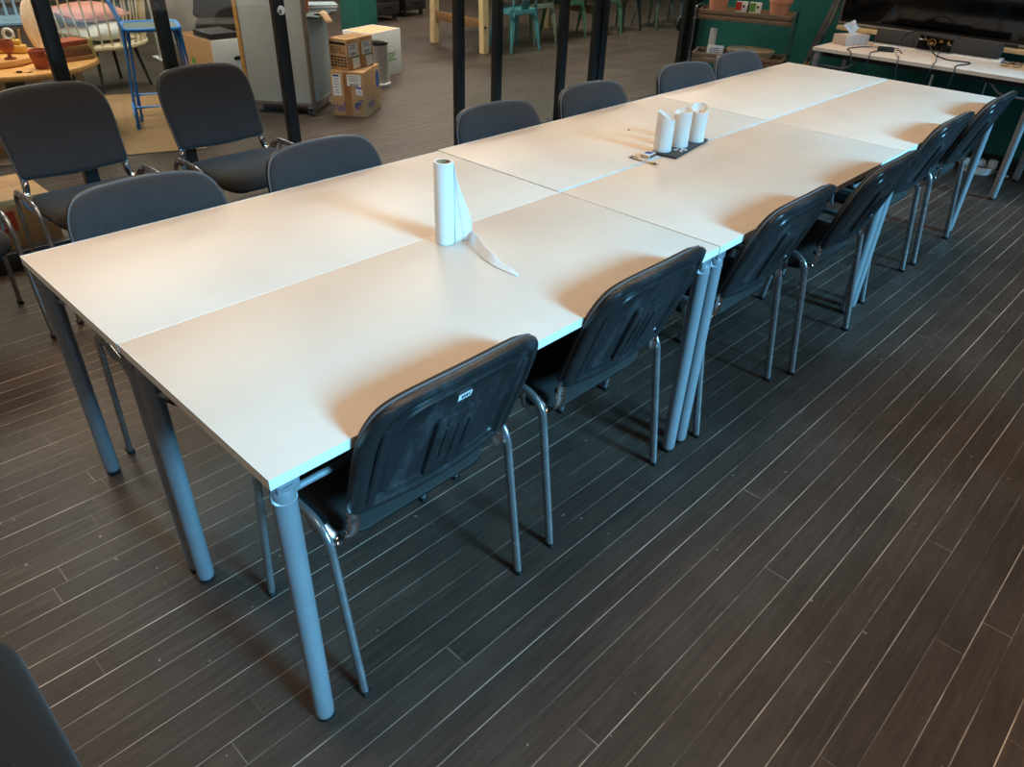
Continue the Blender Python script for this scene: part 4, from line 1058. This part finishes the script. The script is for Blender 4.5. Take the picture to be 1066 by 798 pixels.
boxobj('crate', (0, 0, .155), (.36, .62, .31), 'black_matt', t, .008); boxobj('lid', (0, 0, .32), (.38, .64, .03), 'black_matt', t, .006)
bm = B()
for k_ in range(2): add_box(bm, (.1806, .13, .20 - .035 * k_), (.001, .16 - .03 * k_, .012))
obj('gold_print', bm, 'gold_lens', t)
# pale spindle armchair with cushions
AC = (-6.38, 2.12, 0)
t = thing('spindle_armchair', 'pale rattan spindle armchair seen from behind, beyond the round table', 'armchair', AC, .25)
bm = B(); lathe(bm, [(0, .33), (.31, .33), (.33, .345), (.33, .362), (.31, .372), (0, .372)], res=48, sy=1.15); obj('seat', bm, 'rattan', t)
for k_ in range(20):
    a = math.radians(-115 + 230 * k_ / 19); bm = B()
    sweep(bm, [(.315 * math.cos(a), .36 * math.sin(a), .365), (.345 * math.cos(a), .40 * math.sin(a), .55), (.37 * math.cos(a), .44 * math.sin(a), .86)], .0075, 8); obj('spindle', bm, 'rattan' if k_ % 4 else 'pine', t)
bm = B(); sweep(bm, [(.372 * math.cos(a), .443 * math.sin(a), .87 - .08 * (1 - math.cos(a)) * .5) for a in [math.radians(-118 + 236 * i / 30) for i in range(31)]], .017, 10); obj('top_rail', bm, 'pine', t)
for k_ in range(4):
    a = PI / 4 + k_ * PI / 2; bm = B(); rod(bm, (.22 * math.cos(a), .26 * math.sin(a), .33), (.29 * math.cos(a), .33 * math.sin(a), 0), .018, 12, .013); obj('leg', bm, 'black_matt', t)
def cushion(label, loc, w, h, th, mat, rot):
    bm = B(); n = 14; g = {}
    for s in (1, -1):
        for i in range(n + 1):
            for j in range(n + 1):
                u, v = i / n * 2 - 1, j / n * 2 - 1
                if s == -1 and (i in (0, n) or j in (0, n)): g[s, i, j] = g[1, i, j]; continue
                f_ = ((1 - u * u) * (1 - v * v)) ** .45; pinch = 1 - .06 * (u * u + v * v - u * u * v * v * 1.5)
                g[s, i, j] = bm.verts.new((u * w / 2 * pinch, v * h / 2 * pinch, s * th / 2 * f_))
        for i in range(n):
            for j in range(n): bm.faces.new((g[s, i, j], g[s, i + 1, j], g[s, i + 1, j + 1], g[s, i, j + 1]))
    o = obj('cushion', bm, mat, None, loc, rot, angle=80); return tag(o, label, 'cushion', 'cushions on the spindle armchair')
cushion('white cushion lying low on the spindle armchair seat', (AC[0] + .03, AC[1] - .0, .445), .44, .56, .14, 'cushion_white', (0, 0, .25))
cushion('pink and orange cushion above the white one on the spindle armchair', (AC[0] - .06, AC[1] - .03, .585), .42, .54, .13, 'cushion_pink', (.0, .10, .3))

# open carton with magazines
t = thing('magazine_carton', 'open cardboard box of magazines with a pale end, left of the grey partition', 'box', (-5.32, 2.64, 0), 0)
a, b_, h_ = .52, .36, .50
bm = B()
add_box(bm, (-a / 2 + .003, 0, h_ / 2), (.006, b_, h_), bev=.001)
for sy_ in (-1, 1): add_box(bm, (0, sy_ * (b_ / 2 - .003), h_ / 2), (a, .006, h_), bev=.001)
add_box(bm, (0, 0, .004), (a - .012, b_ - .012, .008)); obj('carton', bm, 'cardboard', t)
boxobj('end_panel', (a / 2 - .002, 0, h_ / 2), (.007, b_ + .002, h_ + .002), 'label_white', t, .001)
bm = B(); rings_mesh(bm, rrect(.085, .03, .0145, 6), [(0, 0), (1, 0), (1, .0012), (0, .0012)], lambda u, v, d: V(a / 2 + .0016 + d, u + .03, v + .36)); obj('hand_hole', bm, 'ink_black', t)
bm = B(); add_box(bm, (.0 - .1, -b_ / 2 - .0006, .30), (.06, .001, .07)); obj('green_print', bm, 'green_print', t)
rnd = random.Random(9); z_ = .38
GM = 'magazines in the open cardboard box'
boxobj('inner_tray', (0, 0, .36), (a - .014, b_ - .014, .02), 'cardboard_light', t, .001)
z_ = .3705
for k_, (m, lab) in enumerate((('magazine_grey', 'grey magazine at the bottom of the pile in the open cardboard box'), ('magazine_red', 'reddish magazine in the middle of the pile in the open cardboard box'), ('magazine_grey', 'grey black magazine upper in the pile in the open cardboard box'), ('black_matt', 'black folder on top of the pile in the open cardboard box'))):
    bm = B(); add_box(bm, (0, 0, .021), (.40 - .03 * k_, .28 - .015 * k_, .041), None, .002)
    o = obj('magazine', bm, m, None, loc=(-5.30 + rnd.uniform(-.02, .02), 2.64 + rnd.uniform(-.015, .015), z_), rot=(0, 0, rnd.uniform(-.08, .08))); z_ += .0415
    tag(o, lab, 'magazine', GM)
t = thing('office_chair', 'black padded chair back rising behind the open cardboard box', 'chair', (-6.15, 3.12, 0), -.5)
bm = B(); rings_mesh(bm, rrect(.44, .46, .1, 6), [(0, .40), (.95, .40), (1, .42), (1, .45), (.95, .475), (0, .485)], lambda u, v, d: V(u, v, d)); obj('seat', bm, 'seat_fabric', t)
bm = B(); rings_mesh(bm, catmull([(-.21, .47), (.21, .47), (.23, .58), (.19, .70), (0, .74), (-.19, .70), (-.23, .58)], 5), [(0, .04), (.9, .04), (1, .02), (1, 0), (.9, -.015), (0, -.015)], lambda u, v, d: V(-.22 + d - .1 * (v - .47), u, v), center=(0, .59)); obj('backrest', bm, 'seat_fabric', t)
bm = B(); rod(bm, (0, 0, .09), (0, 0, .40), .03, 16); obj('column', bm, 'black_cap', t)
for k_ in range(5):
    a = k_ * 2 * PI / 5; bm = B(); rod(bm, (0, 0, .10), (.27 * math.cos(a), .27 * math.sin(a), .065), .02, 10, .014); lg = obj('leg', bm, 'black_cap', t)
    bm = B(); rod(bm, (.27 * math.cos(a) - .012, .27 * math.sin(a), .026), (.27 * math.cos(a) + .012, .27 * math.sin(a), .026), .026, 14); obj('caster', bm, 'black_cap', lg)
t = thing('display_panel', 'grey display panel with a white post standing behind the open cardboard box', 'panel', (-7.1, 3.45, 0), PI / 2 - .1)
boxobj('panel', (0, 0, .80), (1.0, .04, 1.3), 'wall_grey', t, .004)
for s in (-1, 1):
    boxobj('post', (s * .53, 0, .80), (.05, .05, 1.58), 'label_white', t, .004); boxobj('foot', (s * .53, 0, .012), (.07, .42, .022), 'label_white', t, .004)
t = thing('plastic_crate', 'grey ribbed plastic crate behind the blue bar stool', 'crate', (-6.05, 2.62, 0), .3) if False else None
# cardboard box with a red square just behind the glass
t = carton('flat_carton', 'low cardboard box with a red square letter mark, just behind the glass', (-3.20, .12, 0), 0, .38, .86, .285)
o_ = boxobj('red_square', (.1906, .205, .19), (.001, .105, .09), 'red_print', t, 0)
text('printed_letter', 'S', .085, 'cardboard_light', o_, (.1913, .208, .19), (0, 1, 0), (0, 0, 1), .0003)

# ------------------------------------------------------------------ light
def area(name, loc, size, energy, color, rot=(0, 0, 0), sy=None, spread=None):
    L = bpy.data.lights.new(name, 'AREA'); L.energy = energy; L.color = color; L.size = size
    if sy: L.shape = 'RECTANGLE'; L.size_y = sy
    if spread: L.spread = spread
    o = bpy.data.objects.new(name, L); col.objects.link(o); o.location = loc; o.rotation_euler = rot; return o
COOL = (.20, .63, 1.0); WARM = (1.0, .71, .47)
S = bpy.data.lights.new('low_daylight', 'SUN'); S.energy = 9.2; S.angle = math.radians(13); S.color = COOL
so = bpy.data.objects.new('low_daylight', S); col.objects.link(so)
d = V(-math.cos(math.radians(24)), -.06, -math.sin(math.radians(24))); so.rotation_euler = d.to_track_quat('-Z', 'Y').to_euler()
for i, (x, y) in enumerate(((-.9, .3), (-.9, 2.6), (-.9, 4.8))):
    area('ceiling_and_fill_lamp', (x, y, 3.25), 1.5, (14, 15, 17)[i], WARM, spread=math.radians(115))
area('ceiling_and_fill_lamp', (1.95, .6, 3.25), .9, 12, WARM, spread=math.radians(80)); area('ceiling_and_fill_lamp', (1.95, 3.6, 3.25), .9, 11, WARM, spread=math.radians(80)); area('ceiling_and_fill_lamp', (-2.1, -.6, 3.25), .9, 10, WARM, spread=math.radians(80))
area('ceiling_and_fill_lamp', (.3, -2.0, 3.25), 1.2, 23, (1, .84, .68))  # added fill light behind the camera, brightens faces turned to the near wall
for i, (x, y) in enumerate(((-5.0, 1.0), (-5.0, 4.2), (-5.2, 8.0), (-8.5, 3.0), (-8.5, 7.5))):
    area('hall_lamp', (x, y, 3.25), 1.6, (110, 110, 130, 85, 85)[i], (1.0, .88, .72))
w = bpy.data.worlds.new('world'); bpy.context.scene.world = w; w.use_nodes = True
w.node_tree.nodes['Background'].inputs[0].default_value = (.62, .80, 1.0, 1); w.node_tree.nodes['Background'].inputs[1].default_value = 1.2
vs_ = bpy.context.scene.view_settings
vs_.view_transform = 'Standard'; vs_.look = 'None'; vs_.exposure = 0; vs_.gamma = 1; vs_.use_curve_mapping = False
